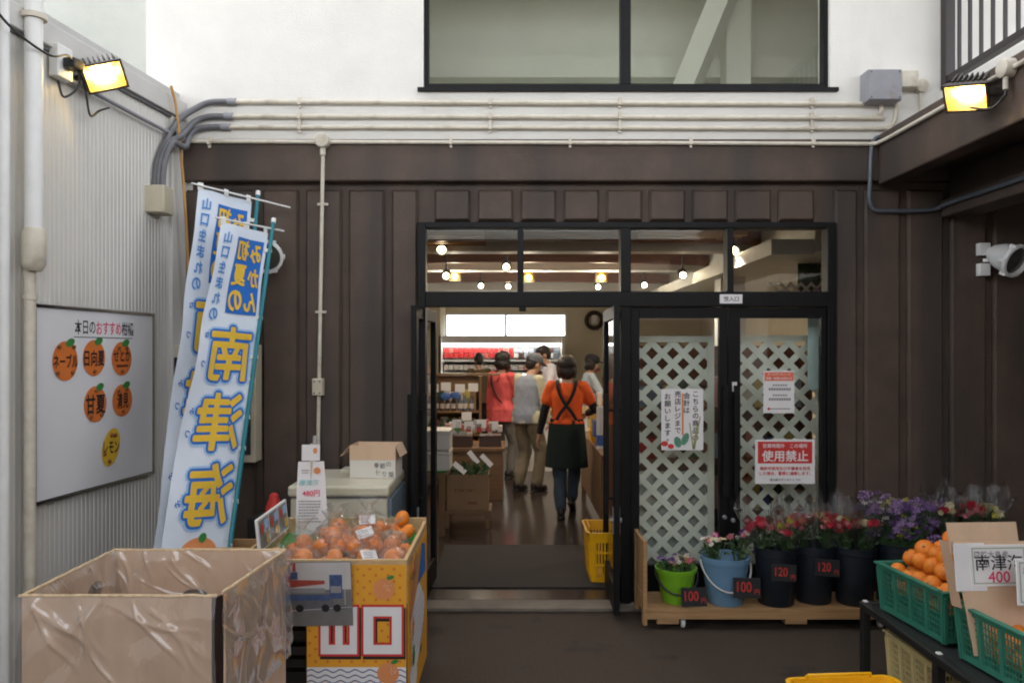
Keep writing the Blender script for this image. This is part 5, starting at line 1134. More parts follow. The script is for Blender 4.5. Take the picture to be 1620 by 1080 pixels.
def basket(label, o, rz, group, handles=True, w_=.44, d_=.31, h_=.24):
    t_ = thing('shopping_basket', label, 'basket', o, rz, group)
    taper = .84; hw, hd = w_/2, d_/2
    def q(x, y, z): k = taper+(1-taper)*z/h_; return Vector((x*k, y*k, z))
    def ring(z, g=0, rr=.035, n=6):
        k = taper+(1-taper)*z/h_; out = []
        for cx, cy, a0 in ((1, -1, -math.pi/2), (1, 1, 0), (-1, 1, math.pi/2), (-1, -1, math.pi)):
            for i in range(n): a = a0+math.pi/2*i/(n-1); out.append(Vector((cx*(hw-rr)*k+(rr*k+g)*math.cos(a), cy*(hd-rr)*k+(rr*k+g)*math.sin(a), z)))
        return out
    b = MB(); b.loft([ring(0), ring(h_*.12)]); b.build('bottom', M['basket'], t_, smooth=R(40))
    b = MB(); base = [ring(z, 0, n=12) for z in (h_*.12, h_*.34, h_*.56, h_*.80)]; m_ = len(base[0])
    for i in range(m_):
        if i % 1 == 0: b.bar(base[0][i], base[-1][i], .009, .004, up=Vector((base[0][i].x, base[0][i].y, .01)))
    P0, P1 = ring(h_*.12), ring(h_*.82)
    for (xa, ya, xb, yb) in ((-hw, -hd, hw, -hd), (hw, -hd, hw, hd), (hw, hd, -hw, hd), (-hw, hd, -hw, -hd)):
        L_ = math.hypot(xb-xa, yb-ya); n_ = int(L_/.022); out = Vector((yb-ya, -(xb-xa), 0)).normalized()
        for k in range(2, n_-1): f = k/n_; x, y = xa+(xb-xa)*f, ya+(yb-ya)*f; b.bar(q(x, y, h_*.1), q(x, y, h_*.82), .011, .004, up=out)
    for z in (h_*.36, h_*.6):
        r = ring(z); n_ = len(r)
        for i in range(n_): b.bar(r[i], r[(i+1) % n_], .005, .012)
    b.build('slatted_wall', M['basket'], t_)
    b = MB(); b.loft([ring(h_*.80, .002), ring(h_*.985, .003), ring(h_*.985, .014), ring(h_, .015), ring(h_, -.003), ring(h_*.80, -.003)], cap=False); b.build('rim', M['basket'], t_, smooth=R(40))
    if handles:
        for s in (-1, 1):
            b = MB(); pts = [Vector((-hw*.62, s*(hd-.0), h_+.004)), Vector((-hw*.60, s*(hd-.015), h_+.018)), Vector((hw*.60, s*(hd-.015), h_+.018)), Vector((hw*.62, s*(hd), h_+.004))]; b.tube(pts, .007, 8); b.build('handle', M['basket'], t_, smooth=R(60))
    return t_
gY = 'yellow shopping baskets'
basket('yellow shopping basket nearest the lower edge by the table, the upper of two', (1.36, 3.14, .062), R(4), gY)
basket('yellow shopping basket nested under another by the table', (1.36, 3.145, .002), R(4), gY, False)
basket('yellow shopping basket inside the entrance beside the open right door leaf', (.645, 5.72, .034), R(90), gY, True, .42, .23, .36)
pc = crate('plastic_crate', 'pale yellow crate standing under the black table', (2.04, 3.70, .002), R(2), .36, .46, .27, 'pale_crate', None)

# ================================================================== INSIDE THE SHOP
t_ = thing('entrance_mat', 'dark ribbed mat inside the open entrance', 'mat', (.04, 6.0, .031)); MB().box((-.60, -.56, 0), (.62, .62, .012)).build('pile', M['mat'], t_, bev=.004)
# lattice behind the right doors
def lattice(label, x0, x1, y, z0, z1, s=1):
    t_ = thing('lattice_screen', label, 'screen', ((x0+x1)/2, y, z0), group='pale green lattice screens')
    b = MB(); fw = .045
    b.box((x0, y-.012, z0), (x0+fw, y+.012, z1)); b.box((x1-fw, y-.012, z0), (x1, y+.012, z1)); b.box((x0+fw, y-.012, z1-fw), (x1-fw, y+.012, z1)); b.box((x0+fw, y-.012, z0), (x1-fw, y+.012, z0+fw)); fr_ = b.build('frame', M['lattice'], t_, bev=.002, world=True)
    for sg in (1, -1):
        b = MB(); X0_, X1_, Z0_, Z1_ = x0+fw, x1-fw, z0+fw, z1-fw; pitch = .146; k = -40; yy = y+(.0005 if sg > 0 else -.0065); hw = .0215
        c = (X0_-Z1_ if sg > 0 else X0_+Z0_)
        while c < (X1_-Z0_ if sg > 0 else X1_+Z1_):
            # centre line x = c + sg*z ; cut to the frame
            def sec(off):
                out = []
                for z in (Z0_, Z1_):
                    out.append([c+off+sg*z, z])
                (xa, za), (xb, zb) = out
                for p, q_ in ((out[0], out[1]), (out[1], out[0])):
                    for lim, cond in ((X0_, lambda v: v < X0_), (X1_, lambda v: v > X1_)):
                        if cond(p[0]): p[1] += sg*(lim-p[0]); p[0] = lim
                return out
            a, e = sec(-hw*1.414), sec(hw*1.414)
            if Z0_ <= a[0][1] < a[1][1] <= Z1_ and Z0_ <= e[0][1] < e[1][1] <= Z1_:
                b.hexa([(a[0][0], yy, a[0][1]), (e[0][0], yy, e[0][1]), (e[0][0], yy+.006, e[0][1]), (a[0][0], yy+.006, a[0][1]), (a[1][0], yy, a[1][1]), (e[1][0], yy, e[1][1]), (e[1][0], yy+.006, e[1][1]), (a[1][0], yy+.006, a[1][1])])
            c += pitch
        b.build('slats', M['lattice'], t_, world=True)
lattice('pale green lattice screen behind the left of the two closed doors', .79, 1.41, 5.56, .05, 1.755)
lattice('pale green lattice screen behind the right of the two closed doors', 1.46, 2.17, 5.565, .05, 1.76)
o = MB().box((.82, 5.63, .04), (1.40, 5.65, .80)).build('grey_board', M['grey_wall']); tag(o, 'grey board leaning behind the lower left lattice', 'board')
o = MB().box((1.99, 5.36, 1.39), (2.15, 5.365, 1.88)).build('blue_sheet', M['g10']); tag(o, 'pale blue sheet hanging at the top right of the right door glass', 'sheet'); o.data.materials[0] = mat('pale_blue_sheet', (.48, .60, .57), .7)
sh = thing('goods_shelf', 'dark shelf unit standing behind the lattice screens', 'shelf', (1.5, 6.1, .03))
b = MB(); b.box((-.72, .18, 0), (.72, .2, 1.66))
for z in (.05, .42, .80, 1.18): b.box((-.72, -.16, z), (.72, .179, z+.02))
for x in (-.74, .721): b.box((x, -.16, 0), (x+.019, .2, 1.66))
b.build('carcass', M['wood_dark'], sh)
rnd = random.Random(11)
b = MB(); b.box((-.5, -.5, 0), (.5, .5, 1)); gm = [b.build('goods_packet', M['g%d' % i], bev=.03).data for i in range(13)]
for o in [o for o in bpy.data.objects if o.data in gm]: bpy.data.objects.remove(o)
def goods(mi, p, s, label, group, rz=0, name='goods_packet', cat='packet'):
    o = bpy.data.objects.new(name, gm[mi]); col.objects.link(o); o.location = p; o.scale = s; o.rotation_euler = (0, 0, rz); return tag(o, label, cat, group)
for z in (.10, .471, .851, 1.231):
    x = .83
    while x < 2.12:
        w_ = rnd.uniform(.06, .13); goods(rnd.randrange(13), (x+w_/2, 6.03, z), (w_*.9, .12, rnd.uniform(.12, .26)), 'coloured packet on the shelf seen through the lattice', 'packets on the shelf behind the lattice'); x += w_
# refrigerated case along the back wall
fr = thing('refrigerated_case', 'bright open refrigerated case along the back wall', 'refrigerator', (-.17, 13.6, .03)); x0, x1 = -1.18, .83
b = MB(); b.box((x0, 14.0, .04), (x1, 14.3, 1.9)); b.box((x0, 13.3, .04), (x1, 13.999, .55)); b.box((x0, 13.45, 1.78), (x1, 13.999, 1.9)); b.box((x0-.05, 13.3, .04), (x0-.001, 14.3, 1.9)); b.box((x1+.001, 13.3, .04), (x1+.05, 14.3, 1.9)); b.build('cabinet', M['white_frame'], fr, world=True)
for z in (.90, 1.26, 1.47): MB().box((x0, 13.55, z), (x1, 13.999, z+.025)).build('shelf', M['white_frame'], fr, world=True)
b = MB(); b.box((x0+.02, 13.47, 1.735), (x1-.02, 13.52, 1.7795)); b.build('light_tube', M['tube_glow'], fr, world=True)
for z in (1.235,): MB().box((x0+.02, 13.57, z), (x1-.02, 13.6, z+.02)).build('light_tube', M['tube_glow'], fr, world=True)
lab = {0: ('red packet on the top shelf of the refrigerated case', 'red packets in the refrigerated case'), 1: ('dark and grey packet on the top shelf of the refrigerated case', 'dark packets in the refrigerated case'), 2: ('pale packet on the middle shelf of the refrigerated case', 'pale packets in the refrigerated case')}
x = x0+.06
while x < x1-.06:
    for r_ in range(2):
        k = 0 if x < .0 else 1
        goods(rnd.choice((0, 0, 1, 0)) if k == 0 else rnd.choice((4, 5, 12, 10)), (x, 13.68, 1.535+.085*r_), (.075, .2, .075), *lab[k])
    goods(rnd.choice((2, 3, 10, 2)), (x, 13.66, 1.325), (.075, .2, .09), *lab[2]); goods(rnd.choice((5, 10, 2, 7)), (x, 13.66, .98), (.075, .2, .10), 'packet on the lowest shelf of the refrigerated case', 'lowest shelf packets in the refrigerated case')
    x += .085
# bottle shelf on the left
bs = thing('bottle_shelf', 'low wooden shelf of bottles and price cards on the left of the shop', 'shelf', (-.95, 9.9, .03)); x0, x1 = -1.9, -.40
b = MB()
for z in (.35, .62, .90): b.box((x0, 9.66, z), (x1, 9.98, z+.02))
b.box((x0, 9.985, .03), (x1, 10.0, 1.34)); b.box((x1+.001, 9.66, .03), (x1+.02, 10.0, 1.34)); b.box((x0, 9.9, 1.345), (x1+.25, 10.0, 1.37)); b.build('carcass', M['wood_shop'], bs, world=True)
bm_ = []
for m in ('g11', 'g12', 'g6', 'g4'):
    b = MB(); b.lathe([(.028, 0), (.03, .01), (.03, .11), (.012, .15), (.011, .19)], 12); q_ = b.build('body', M[m], smooth=R(40)); bm_.append(q_.data); bpy.data.objects.remove(q_)
cap_ = MB().lathe([(.0125, .18), (.0125, .20)], 10).build('cap', M['g7']); capd = cap_.data; bpy.data.objects.remove(cap_)
lbl_ = MB().lathe([(.0305, .03), (.0305, .09)], 12, cap0=False, cap1=False).build('paper_label', M['g2']); lbd = lbl_.data; bpy.data.objects.remove(lbl_)
x = -1.0; k = 0
while x < -.44:
    for z in (.64, .92):
        t_ = thing('bottle', ('dark bottle on the top board of the bottle shelf' if z > .8 else 'dark bottle on the middle board of the bottle shelf'), 'bottle', (x+rnd.uniform(-.008, .008), 9.74, z), group='bottles on the top board' if z > .8 else 'bottles on the middle board')
        for nm, d_ in (('body', bm_[k % 2 if x < -.7 else 2+k % 2]), ('cap', capd), ('paper_label', lbd)):
            o = bpy.data.objects.new(nm, d_); col.objects.link(o); o.parent = t_
        k += 1
    x += .072
for x, z, m in ((-.95, 1.20, 'paper'), (-.80, 1.22, 'paper'), (-.63, 1.20, 'paper'), (-.47, 1.21, 'paper'), (-.9, .50, 'paper'), (-.62, .48, 'paper'), (-.55, .86, 'paper')):
    o = MB().box((x-.06, 9.645, z-.05), (x+.06, 9.65, z+.05)).build('shelf_card', M[m]); tag(o, 'white price card on the bottle shelf', 'price card', 'price cards on the bottle shelf')
rnd3 = random.Random(8)
for z0_, h0, h1, g_ in ((.921, .20, .30, 'packets behind the bottles on the top board'), (.641, .14, .20, 'packets behind the bottles on the middle board')):
    x = -1.08
    while x < -.46:
        w_ = rnd3.uniform(.05, .10); goods(rnd3.choice((1, 2, 3, 6, 7, 8, 9, 10, 11, 2, 10)), (x+w_/2, 9.88, z0_), (w_*.92, .10, rnd3.uniform(h0, h1)), 'coloured packet behind the bottles, '+g_.split('the bottles ')[1], g_); x += w_
for x, z, lab_ in ((-.80, 1.10, 'left'), (-.68, 1.11, 'right')):
    b = MB(); b.ball((x, 9.64, z), (.06, .01, .045), 14, 8, jit=.4); tag(b.build('blue_ornament', M['g8'], smooth=R(60)), lab_+' one of two bright blue cut-outs on the bottle shelf', 'ornament')
for i in range(16): goods(rnd.choice((0, 7, 2, 3, 5, 6)), (-1.0+.04*i+rnd.uniform(-.01, .01), 9.72, .37+.06), (.036, .1, rnd.uniform(.08, .16)), 'small packet on the bottom board of the bottle shelf', 'packets on the bottle shelf')
# wooden counter in the left middle, foam boxes, carton on stool
def table(name, label, cat, x0, x1, y0, y1, z, m='wood_shop', leg=.05, th=.04, apron=0):
    t_ = thing(name, label, cat, ((x0+x1)/2, (y0+y1)/2, .03)); MB().box((x0, y0, z-th), (x1, y1, z)).build('top', M[m], t_, bev=.004, world=True)
    for x in (x0+.01, x1-.01-leg):
        for y in (y0+.01, y1-.01-leg): MB().box((x, y, .031), (x+leg, y+leg, z-th-.0005)).build('leg', M[m], t_, bev=.003, world=True)
    if apron: MB().box((x0+.02+leg, y0+.02, z-th-apron), (x1-.02-leg, y0+.04, z-th-.001)).build('apron', M[m], t_, world=True)
    return t_
table('wooden_table', 'wooden table holding white foam boxes just inside on the left', 'table', -1.6, -.58, 6.95, 7.75, .58, apron=.06)
o = MB().box((-1.55, 7.0, .581), (-.585, 7.6, .589)).build('green_sheet', M['felt']); tag(o, 'green sheet under the white foam boxes', 'sheet')
for k, z in enumerate((.59, .772)):
    t_ = thing('foam_box', ('lower white foam box on the green sheet', 'upper white foam box on another foam box')[k], 'box', (-.76, 7.2, z), group='white foam boxes')
    b = MB(); b.box((-.21, -.16, 0), (.21, .16, .14)); b.build('body', M['white_carton'], t_, bev=.008); b = MB(); b.box((-.215, -.165, .1405), (.215, .165, .175)); b.build('lid', M['white_carton'], t_, bev=.008)
for i in range(12):
    o = MB().rect(-.05, 0, .05, .09, 0, M=frame((-.94+.052*(i % 6)+.0, 7.03, .61+.05*(i//6)), FX, FY)).build('small_print', M['grey_ink']) if False else None
table('low_stool', 'low wooden stool carrying a carton', 'stool', -.62, -.19, 7.25, 7.62, .20, leg=.04)
cx_ = thing('carton', 'brown carton with greens and tags on the low stool', 'box', (-.405, 7.43, .201)); b = MB()
b.box((-.19, -.155, 0), (.19, -.149, .32)); b.box((-.19, .149, 0), (.19, .155, .32)); b.box((-.19, -.1485, 0), (-.184, .1485, .32)); b.box((.184, -.1485, 0), (.19, .1485, .32)); b.box((-.184, -.1485, 0), (.184, .1485, .006)); b.build('body', M['carton_dark'], cx_)
b = MB()
for k in range(8): b.rect(-.12+k*.024, .17+.01*math.sin(k*2), -.12+k*.024+.016, .19, .001, M=frame((0, -.1555, 0), FX, FY))
b.build('printed_marks', M['wood_dark'], cx_); b = MB(); b.rect(.0, .05, .09, .075, .001, M=frame((0, -.1555, 0), FX, FY)); b.build('printed_stamp', M['wood_dark'], cx_)
gr_ = MB(); rn = random.Random(3)
for i in range(140):
    o_ = Vector((rn.uniform(-.16, .16), rn.uniform(-.12, .12), rn.uniform(.2, .36))); d = Vector((rn.uniform(-1, 1), rn.uniform(-1, 1), rn.uniform(0, 1.5))).normalized(); u = d.orthogonal().normalized(); L_ = rn.uniform(.06, .14); e = L_*.16
    gr_.add([o_, o_+d*L_*.5-u*e, o_+d*L_, o_+d*L_*.5+u*e], [(0, 1, 2, 3)])
o = gr_.build('leafy_greens', M['leafg'], loc=(-.405, 7.43, .201)); tag(o, 'dark leafy greens filling the carton on the low stool', 'greens')
for x, y, z, a, l_ in ((-.48, 7.29, .58, -.7, 'left'), (-.36, 7.42, .66, -.9, 'middle'), (-.24, 7.5, .62, -.8, 'right')):
    b = MB(); Mt = frame((x, y, z), (math.cos(a), 0, math.sin(a)), (.2, .5, 1)); b.box((-.07, -.025, 0), (.07, .025, .003), M=Mt); tag(b.build('tag_card', M['paper']), l_+' one of three slanted white tags over the carton of greens', 'tag')
t_ = thing('low_counter', 'low wooden counter with shallow trays behind the low stool', 'counter', (-.4, 9.0, .03)); MB().box((-.75, 8.65, .031), (-.10, 9.3, .56)).build('base', M['wood_shop'], t_, bev=.004, world=True); MB().box((-.77, 8.62, .5605), (-.08, 9.33, .60)).build('top', M['wood_shop'], t_, bev=.004, world=True)
for x, y, c in ((-.56, 8.8, 3), (-.24, 8.85, 7)): goods(c, (x, y, .601), (.24, .26, .12), 'shallow brown tray on the wooden table, '+('left' if x < -.3 else 'right'), 'trays on the wooden table', name='tray', cat='tray').data = gm[12]
rnd2 = random.Random(21)
for i in range(16): goods(rnd2.choice((0, 2, 3, 5, 7, 9, 10, 6, 1)), (-.70+.038*i, 8.70+.06*(i % 3), .721), (.05, .08, rnd2.uniform(.06, .12)), 'small packet in the trays on the low wooden counter', 'packets on the low counter').location.z += .05
for i in range(18): goods(rnd2.choice((0, 2, 3, 5, 7, 9, 10, 6, 1, 8)), (-1.02+.03*i, 9.55-.04*(i % 2), .20+.17*(i % 3)), (.07, .10, .15), 'coloured packet heaped before the bottle shelf', 'packets before the bottle shelf')
for i, (x, z) in enumerate(((-.60, .86), (-.47, .84), (-.33, .86), (-.2, .84))): tag(MB().box((x-.05, 8.66, z-.045), (x+.05, 8.664, z+.045)).build('shelf_card', M['paper']), 'white price card standing on the low wooden counter', 'price card', 'price cards on the low counter')
# counter on the right and centre
ctr = thing('service_counter', 'white counter with wooden top in the middle of the shop', 'counter', (.75, 11.0, .03)); b = MB(); b.box((.16, 10.75, .03), (2.0, 11.35, .82)); b.build('base', M['white_frame'], ctr, world=True); MB().box((.12, 10.7, .8205), (2.02, 11.4, .86)).build('top', M['wood_pale'], ctr, bev=.004, world=True)
for i in range(14): goods(rnd.choice((0, 2, 5, 7, 10, 3, 11)), (.22+.075*i, 10.8+rnd.uniform(0, .2), .92), (.06, .1, rnd.uniform(.08, .18)), 'small packet on the white service counter', 'packets on the service counter')
table('wooden_table', 'wooden table along the right side just past the right door leaf', 'table', .80, 1.45, 7.1, 9.3, .72, 'wood_shop', apron=.3)
b = MB(); b.box((.802, 7.2, .12), (.82, 9.2, .678)); o = b.build('table_skirt', M['wood_shop']); tag(o, 'wooden board closing the side of the right table', 'board')
t_ = thing('paper_roll', 'white and blue upright roll on the right wooden table', 'roll', (.845, 7.6, .721)); MB().lathe([(.04, 0), (.04, .40)], 18).build('roll', M['white_frame'], t_, smooth=R(40)); MB().lathe([(.042, .03), (.042, .13)], 18).build('blue_band', M['g8'], t_, smooth=R(40))
for x, y, s, c, l_ in ((.86, 7.95, (.1, .2, .16), 8, 'blue bag lying on the right wooden table'), (.92, 8.5, (.2, .3, .22), 7, 'amber packet on the right wooden table'), (1.0, 9.0, (.2, .25, .16), 11, 'black carton at the far end of the right wooden table')): goods(c, (x, y, .721+s[2]/2), s, l_, None)
t_ = basket('small yellow basket on the right wooden table', (.90, 8.05, .722), 0, gY, False, .2, .26, .12); t_.location.y = 8.25
# wreath, wall bits
b = MB(); ring = [Vector((.14*math.cos(a), 0, .14*math.sin(a))) for a in (2*math.pi*i/30 for i in range(31))]; 
wr = thing('hose_coil', 'dark coiled hose hanging on the back wall above the counter', 'hose', (1.48, 14.33, 2.20)); MB().tube(ring, .038, 10).build('coil', M['hair_brown'], wr, smooth=R(60)); MB().box((-.05, -.02, -.06), (.05, .0, .09)).build('paper', M['paper'], wr)
# decorated lattice panel high on the right
lp = thing('ivy_panel', 'white lattice panel with blue flowers and ivy high on the right', 'panel', (2.72, 7.0, 2.15)); Ml = frame((0, 0, 0), (1, 0, 0), FY)
b = MB(); b.box((-.2, -.12, -.03), (.25, .30, -.02), M=Ml); b.build('backing', M['leafg'], lp)
b = MB()
for k in range(-4, 6):
    for s in (1, -1): b.bar(Ml @ Vector((k*.09-.1*s, -.1, -.004*s)), Ml @ Vector((k*.09+.1*s, .1+.0, -.004*s)), .022, .004, up=(0, 1, 0))
b.build('lattice', M['white_frame'], lp)
b = MB(); rn = random.Random(4)
for i in range(160):
    o_ = Ml @ Vector((rn.uniform(-.2, .25), rn.choice((rn.uniform(.16, .30), rn.uniform(-.12, 0), rn.uniform(-.1, .3))), rn.uniform(.0, .03))); d = Vector((rn.uniform(-1, 1), rn.uniform(-.6, .1), rn.uniform(-1, 1))).normalized(); u = d.orthogonal().normalized(); L_ = rn.uniform(.03, .06); e = L_*.3
    b.add([o_, o_+d*L_*.5-u*e, o_+d*L_, o_+d*L_*.5+u*e], [(0, 1, 2, 3)])
b.build('ivy', M['leafg'], lp)
for x, z in ((-.02, .03), (.1, -.04), (.03, -.07), (.17, .02)):
    o = bpy.data.objects.new('blue_flower', blossom_mesh('ruffle', .05, 'purplef')); col.objects.link(o); o.parent = lp; o.location = (x, -.03, z); o.rotation_euler = (1.4, 0, 0)
# hanging lamps
def lamp(label, p, kind, drop, e=0):
    t_ = thing('hanging_lamp', label, 'lamp', p, group='small lamps under the shop ceiling')
    MB().tube([(0, 0, .10), (0, 0, 2.9-p[2])], .008, 6).build('stem', M['black'], t_)
    if kind == 'spot':
        Ms_ = Vector((0, -.85, -.5)).to_track_quat('Z', 'Y').to_matrix().to_4x4()
        MB().lathe([(.03, -.10), (.05, -.06), (.055, .03), (.048, .03), (.045, -.02)], 16, M=Ms_, cap1=False).build('shade', M['black'], t_, smooth=R(40)); MB().ball((0, 0, .02), .034, 12, 8, M=Ms_).build('bulb', M['bulb_glow'], t_, smooth=R(60)); MB().tube([(0, .03, .05), (0, 0, .11)], .012, 8).build('arm', M['black'], t_)
    else:
        b = MB()
        b.box((-.065, -.07, -.055), (.065, -.06, .055)); b.build('amber_glass', film('amber_glass', (1, .8, .3), .05, .3, .1, 0), t_); MB().ball((0, .02, 0), .042, 12, 8).build('bulb', M['bulb_glow'], t_, smooth=R(60)); MB().box((-.075, -.05, .056), (.075, .06, .075)).box((-.07, .061, -.055), (.07, .066, .0555)).build('housing', M['lamp_case'], t_)
    if e:
        l = bpy.data.lights.new('lamp_light', 'SPOT' if kind == 'spot' else 'POINT')
        if kind == 'spot': l.spot_size = R(150); l.spot_blend = .6
        l.energy = e*(1 if kind == 'spot' else .35); l.color = (1, .86, .68); l.shadow_soft_size = .06; o = bpy.data.objects.new('lamp_light', l); col.objects.link(o); o.parent = t_; o.location = (0, -.12, -.10)
E = 6
for px, py, d, k, e, l_ in ((699, 394, 7.6, 'spot', E, 'lit spot lamp highest at the far left of the transom window'), (706, 435, 9.0, 'spot', 0, 'lit spot lamp left of the amber lamp at the left'), (719, 437, 9.8, 'amber', E, 'amber box lamp in the left transom pane'), (761, 451, 11.4, 'spot', E, 'lit spot lamp between amber lamps, low in the left pane'), (801, 421, 8.6, 'spot', E, 'lit spot lamp beside the first transom bar'), (804, 452, 11.8, 'spot', 0, 'small lit lamp low beside the first transom bar'), (836, 439, 9.8, 'amber', E, 'amber box lamp in the second transom pane, left'), (952, 439, 9.8, 'amber', E, 'amber box lamp in the second transom pane, right'), (946, 453, 11.8, 'spot', 0, 'small lit lamp under the right amber lamp'), (1019, 450, 11.0, 'spot', E, 'lit spot lamp low at the left of the third pane'), (1080, 434, 8.9, 'spot', E, 'lit spot lamp in the middle of the third pane'), (1160, 395, 7.2, 'spot', E, 'lit spot lamp in front of the third transom bar')):
    lamp(l_, P(px, py, d), k, 0, e)

# ================================================================== PEOPLE
def bake(o, voxel, it=4, folds=0, seed=0):
    r = o.modifiers.new('r', 'REMESH'); r.mode = 'VOXEL'; r.voxel_size = voxel
    s = o.modifiers.new('s', 'SMOOTH'); s.factor = .5; s.iterations = it
    dg = bpy.context.evaluated_depsgraph_get(); me = bpy.data.meshes.new_from_object(o.evaluated_get(dg)); me.name = o.name
    o.modifiers.clear(); old = o.data; m = [x for x in old.materials]; o.data = me
    if not me.materials:
        for x in m: me.materials.append(x)
    if folds:
        ns = [v.normal.copy() for v in me.vertices]
        for v, n in zip(me.vertices, ns):
            q = Vector((v.co.x*11+seed, v.co.y*11, v.co.z*6+v.co.x*5)); f = noise.noise(q)+.5*noise.noise(q*2.3); v.co += n*folds*f
    me.polygons.foreach_set('use_smooth', [True]*len(me.polygons)); me.update(); return o
def two_bone(a, c, l1, l2, hint):
    a, c = Vector(a), Vector(c); d = c-a; L_ = min(d.length, (l1+l2)*.999); u = d.normalized(); c = a+u*L_
    x = (l1*l1-l2*l2+L_*L_)/(2*L_); h_ = math.sqrt(max(0, l1*l1-x*x)); hv = Vector(hint); hv = (hv-u*hv.dot(u)).normalized()
    return a+u*x+hv*h_, c
def limb(mb, pts, rs):
    mb.tube(pts, rs, 14)
    for p, r in zip(pts, rs): mb.ball(p, r*.995, 12, 8)
def ell(z, rx, ry, cx=0, cy=0, n=20): return [Vector((cx+rx*math.cos(2*math.pi*i/n), cy+ry*math.sin(2*math.pi*i/n), z)) for i in range(n)]
def hand(mb, wrist, d, palm, s, curl=.45):
    d = Vector(d).normalized(); n = Vector(palm); n = (n-d*n.dot(d)).normalized(); w_ = d.cross(n)
    Mh = Matrix((d, w_, n)).transposed().to_4x4(); Mh.translation = wrist
    mb.ball((.045, 0, 0), (.05, .040, .016), 12, 8, M=Mh)
    for k, (y, L_) in enumerate(((-.029, .066), (-.010, .078), (.010, .074), (.028, .058))):
        p0 = Vector((.075, y, 0)); c = curl*(1+.15*k); p1 = p0+Vector((math.cos(c*.5), y*1.5, math.sin(c*.5)))*L_*.5; p2 = p1+Vector((math.cos(c*1.3), y, math.sin(c*1.3)))*L_*.3; p3 = p2+Vector((math.cos(c*2), 0, math.sin(c*2)))*L_*.25
        limb(mb, [Mh @ p for p in (Vector((.05, y*.8, 0)), p0, p1, p2, p3)], [.009, .0092, .0085, .0078, .0068])
    limb(mb, [Mh @ p for p in (Vector((.018, -s*.024, .004)), Vector((.040, -s*.046, .014)), Vector((.064, -s*.052, .024)), Vector((.082, -s*.048, .030)))], [.012, .0105, .0095, .008])
def person(label, loc, rz, H, pose, cl):
    t_ = thing('person', label, 'person', loc, rz, cl.get('group'))
    k = H/1.62; sc_ = lambda v: Vector(v)*k; lean = pose.get('lean', 0); sway = pose.get('sway', 0)
    def up_(v):                                # bend of the upper body above the hips
        v = Vector(v); q = max(0, v.z-.90); return Vector((v.x+sway*q, v.y+lean*q, v.z-.35*lean*lean*q))*k
    w_ = pose.get('w', 1.0)
    hips = {s: Vector((s*.085*w_, 0, .84))*k for s in (-1, 1)}
    feet = {-1: pose.get('footL', (-.09, 0, .075)), 1: pose.get('footR', (.09, 0, .075))}
    sh = {s: up_((s*.158*w_, -.005, 1.315)) for s in (-1, 1)}
    hd_ = {-1: pose.get('handL', (-.25, .06, .80)), 1: pose.get('handR', (.25, .06, .80))}
    hint = {-1: pose.get('hintL', (-.35, -1, 0)), 1: pose.get('hintR', (.35, -1, 0))}
    hc = up_((0, .02, 1.50))+Vector(pose.get('head', (0, 0, 0)))*k
    tilt = pose.get('bow', 0); turn = pose.get('turn', 0)
    Mh = Matrix.Translation(hc) @ Matrix.Rotation(turn, 4, 'Z') @ Matrix.Rotation(-tilt, 4, 'X') @ Matrix.Scale(k, 4)
    legs, arms = {}, {}
    for s in (-1, 1):
        f = sc_(feet[s]); kn, f = two_bone(hips[s], f, .395*k, .395*k, (s*.1, 1, 0)); legs[s] = (hips[s], kn, f)
        el, hw = two_bone(sh[s], sc_(hd_[s]), .275*k, .245*k, hint[s]); arms[s] = (sh[s], el, hw)
    b = MB()
    tors = [(.80, .135, .10), (.90, .150, .108), (1.0, .128, .094), (1.12, .142, .102), (1.24, .155, .10), (1.31, .130, .082), (1.355, .065, .06)]
    b.loft([[up_(p) for p in ell(z, rx*w_, ry)] for z, rx, ry in tors])
    limb(b, [up_((0, -.012, 1.32)), hc+Vector((0, -.01, -.06))*k], [.056*k, .048*k])
    b.ball((0, -.005, .025), (.074, .094, .098), 20, 14, M=Mh); b.ball((0, .028, -.05), (.052, .058, .068), 16, 10, M=Mh); b.ball((0, .088, -.020), (.012, .020, .022), 10, 8, M=Mh)
    for s in (-1, 1): b.ball((s*.076, -.005, -.01), (.011, .02, .032), 10, 8, M=Mh)
    for s in (-1, 1):
        a, e, h_ = arms[s]; limb(b, [a, a.lerp(e, .5), e, e.lerp(h_, .4), h_], [x*k for x in (.047, .042, .036, .036, .025)])
        hand(b, h_, (h_-e) if 'hd%d' % s not in pose else pose['hd%d' % s], pose.get('palm%d' % s, (-s, 0, 0)), 1 if s < 0 else 1, pose.get('curl', .45))
        p, n, f = legs[s]; limb(b, [p, p.lerp(n, .5), n, n.lerp(f, .35), f], [x*k for x in (.078, .068, .052, .052, .036)])
    body = bake(b.build('body', M['skin'], t_), .0072, 3)
    for s in (-1, 1):
        b = MB(); b.ball((s*.03, .082, .008), (.011, .006, .007), 10, 8, M=Mh); e_ = b.build('eye', M['white_frame'], t_, smooth=R(60)); b = MB(); b.ball((s*.03, .0865, .008), (.005, .003, .005), 8, 6, M=Mh); b.build('pupil', M['ink'], e_)
        b = MB(); b.tube([Mh @ Vector((s*.014, .092, .028)), Mh @ Vector((s*.03, .093, .032)), Mh @ Vector((s*.045, .084, .028))], .0032, 6); b.build('eyebrow', M['hair'], t_)
    b = MB(); b.ball((0, .082, -.058), (.022, .008, .006), 10, 6, M=Mh); b.build('mouth', mat('lip', (.30, .10, .09), .5), t_, smooth=R(60))
    # hair
    b = MB(); hs = cl.get('hair', 'short')
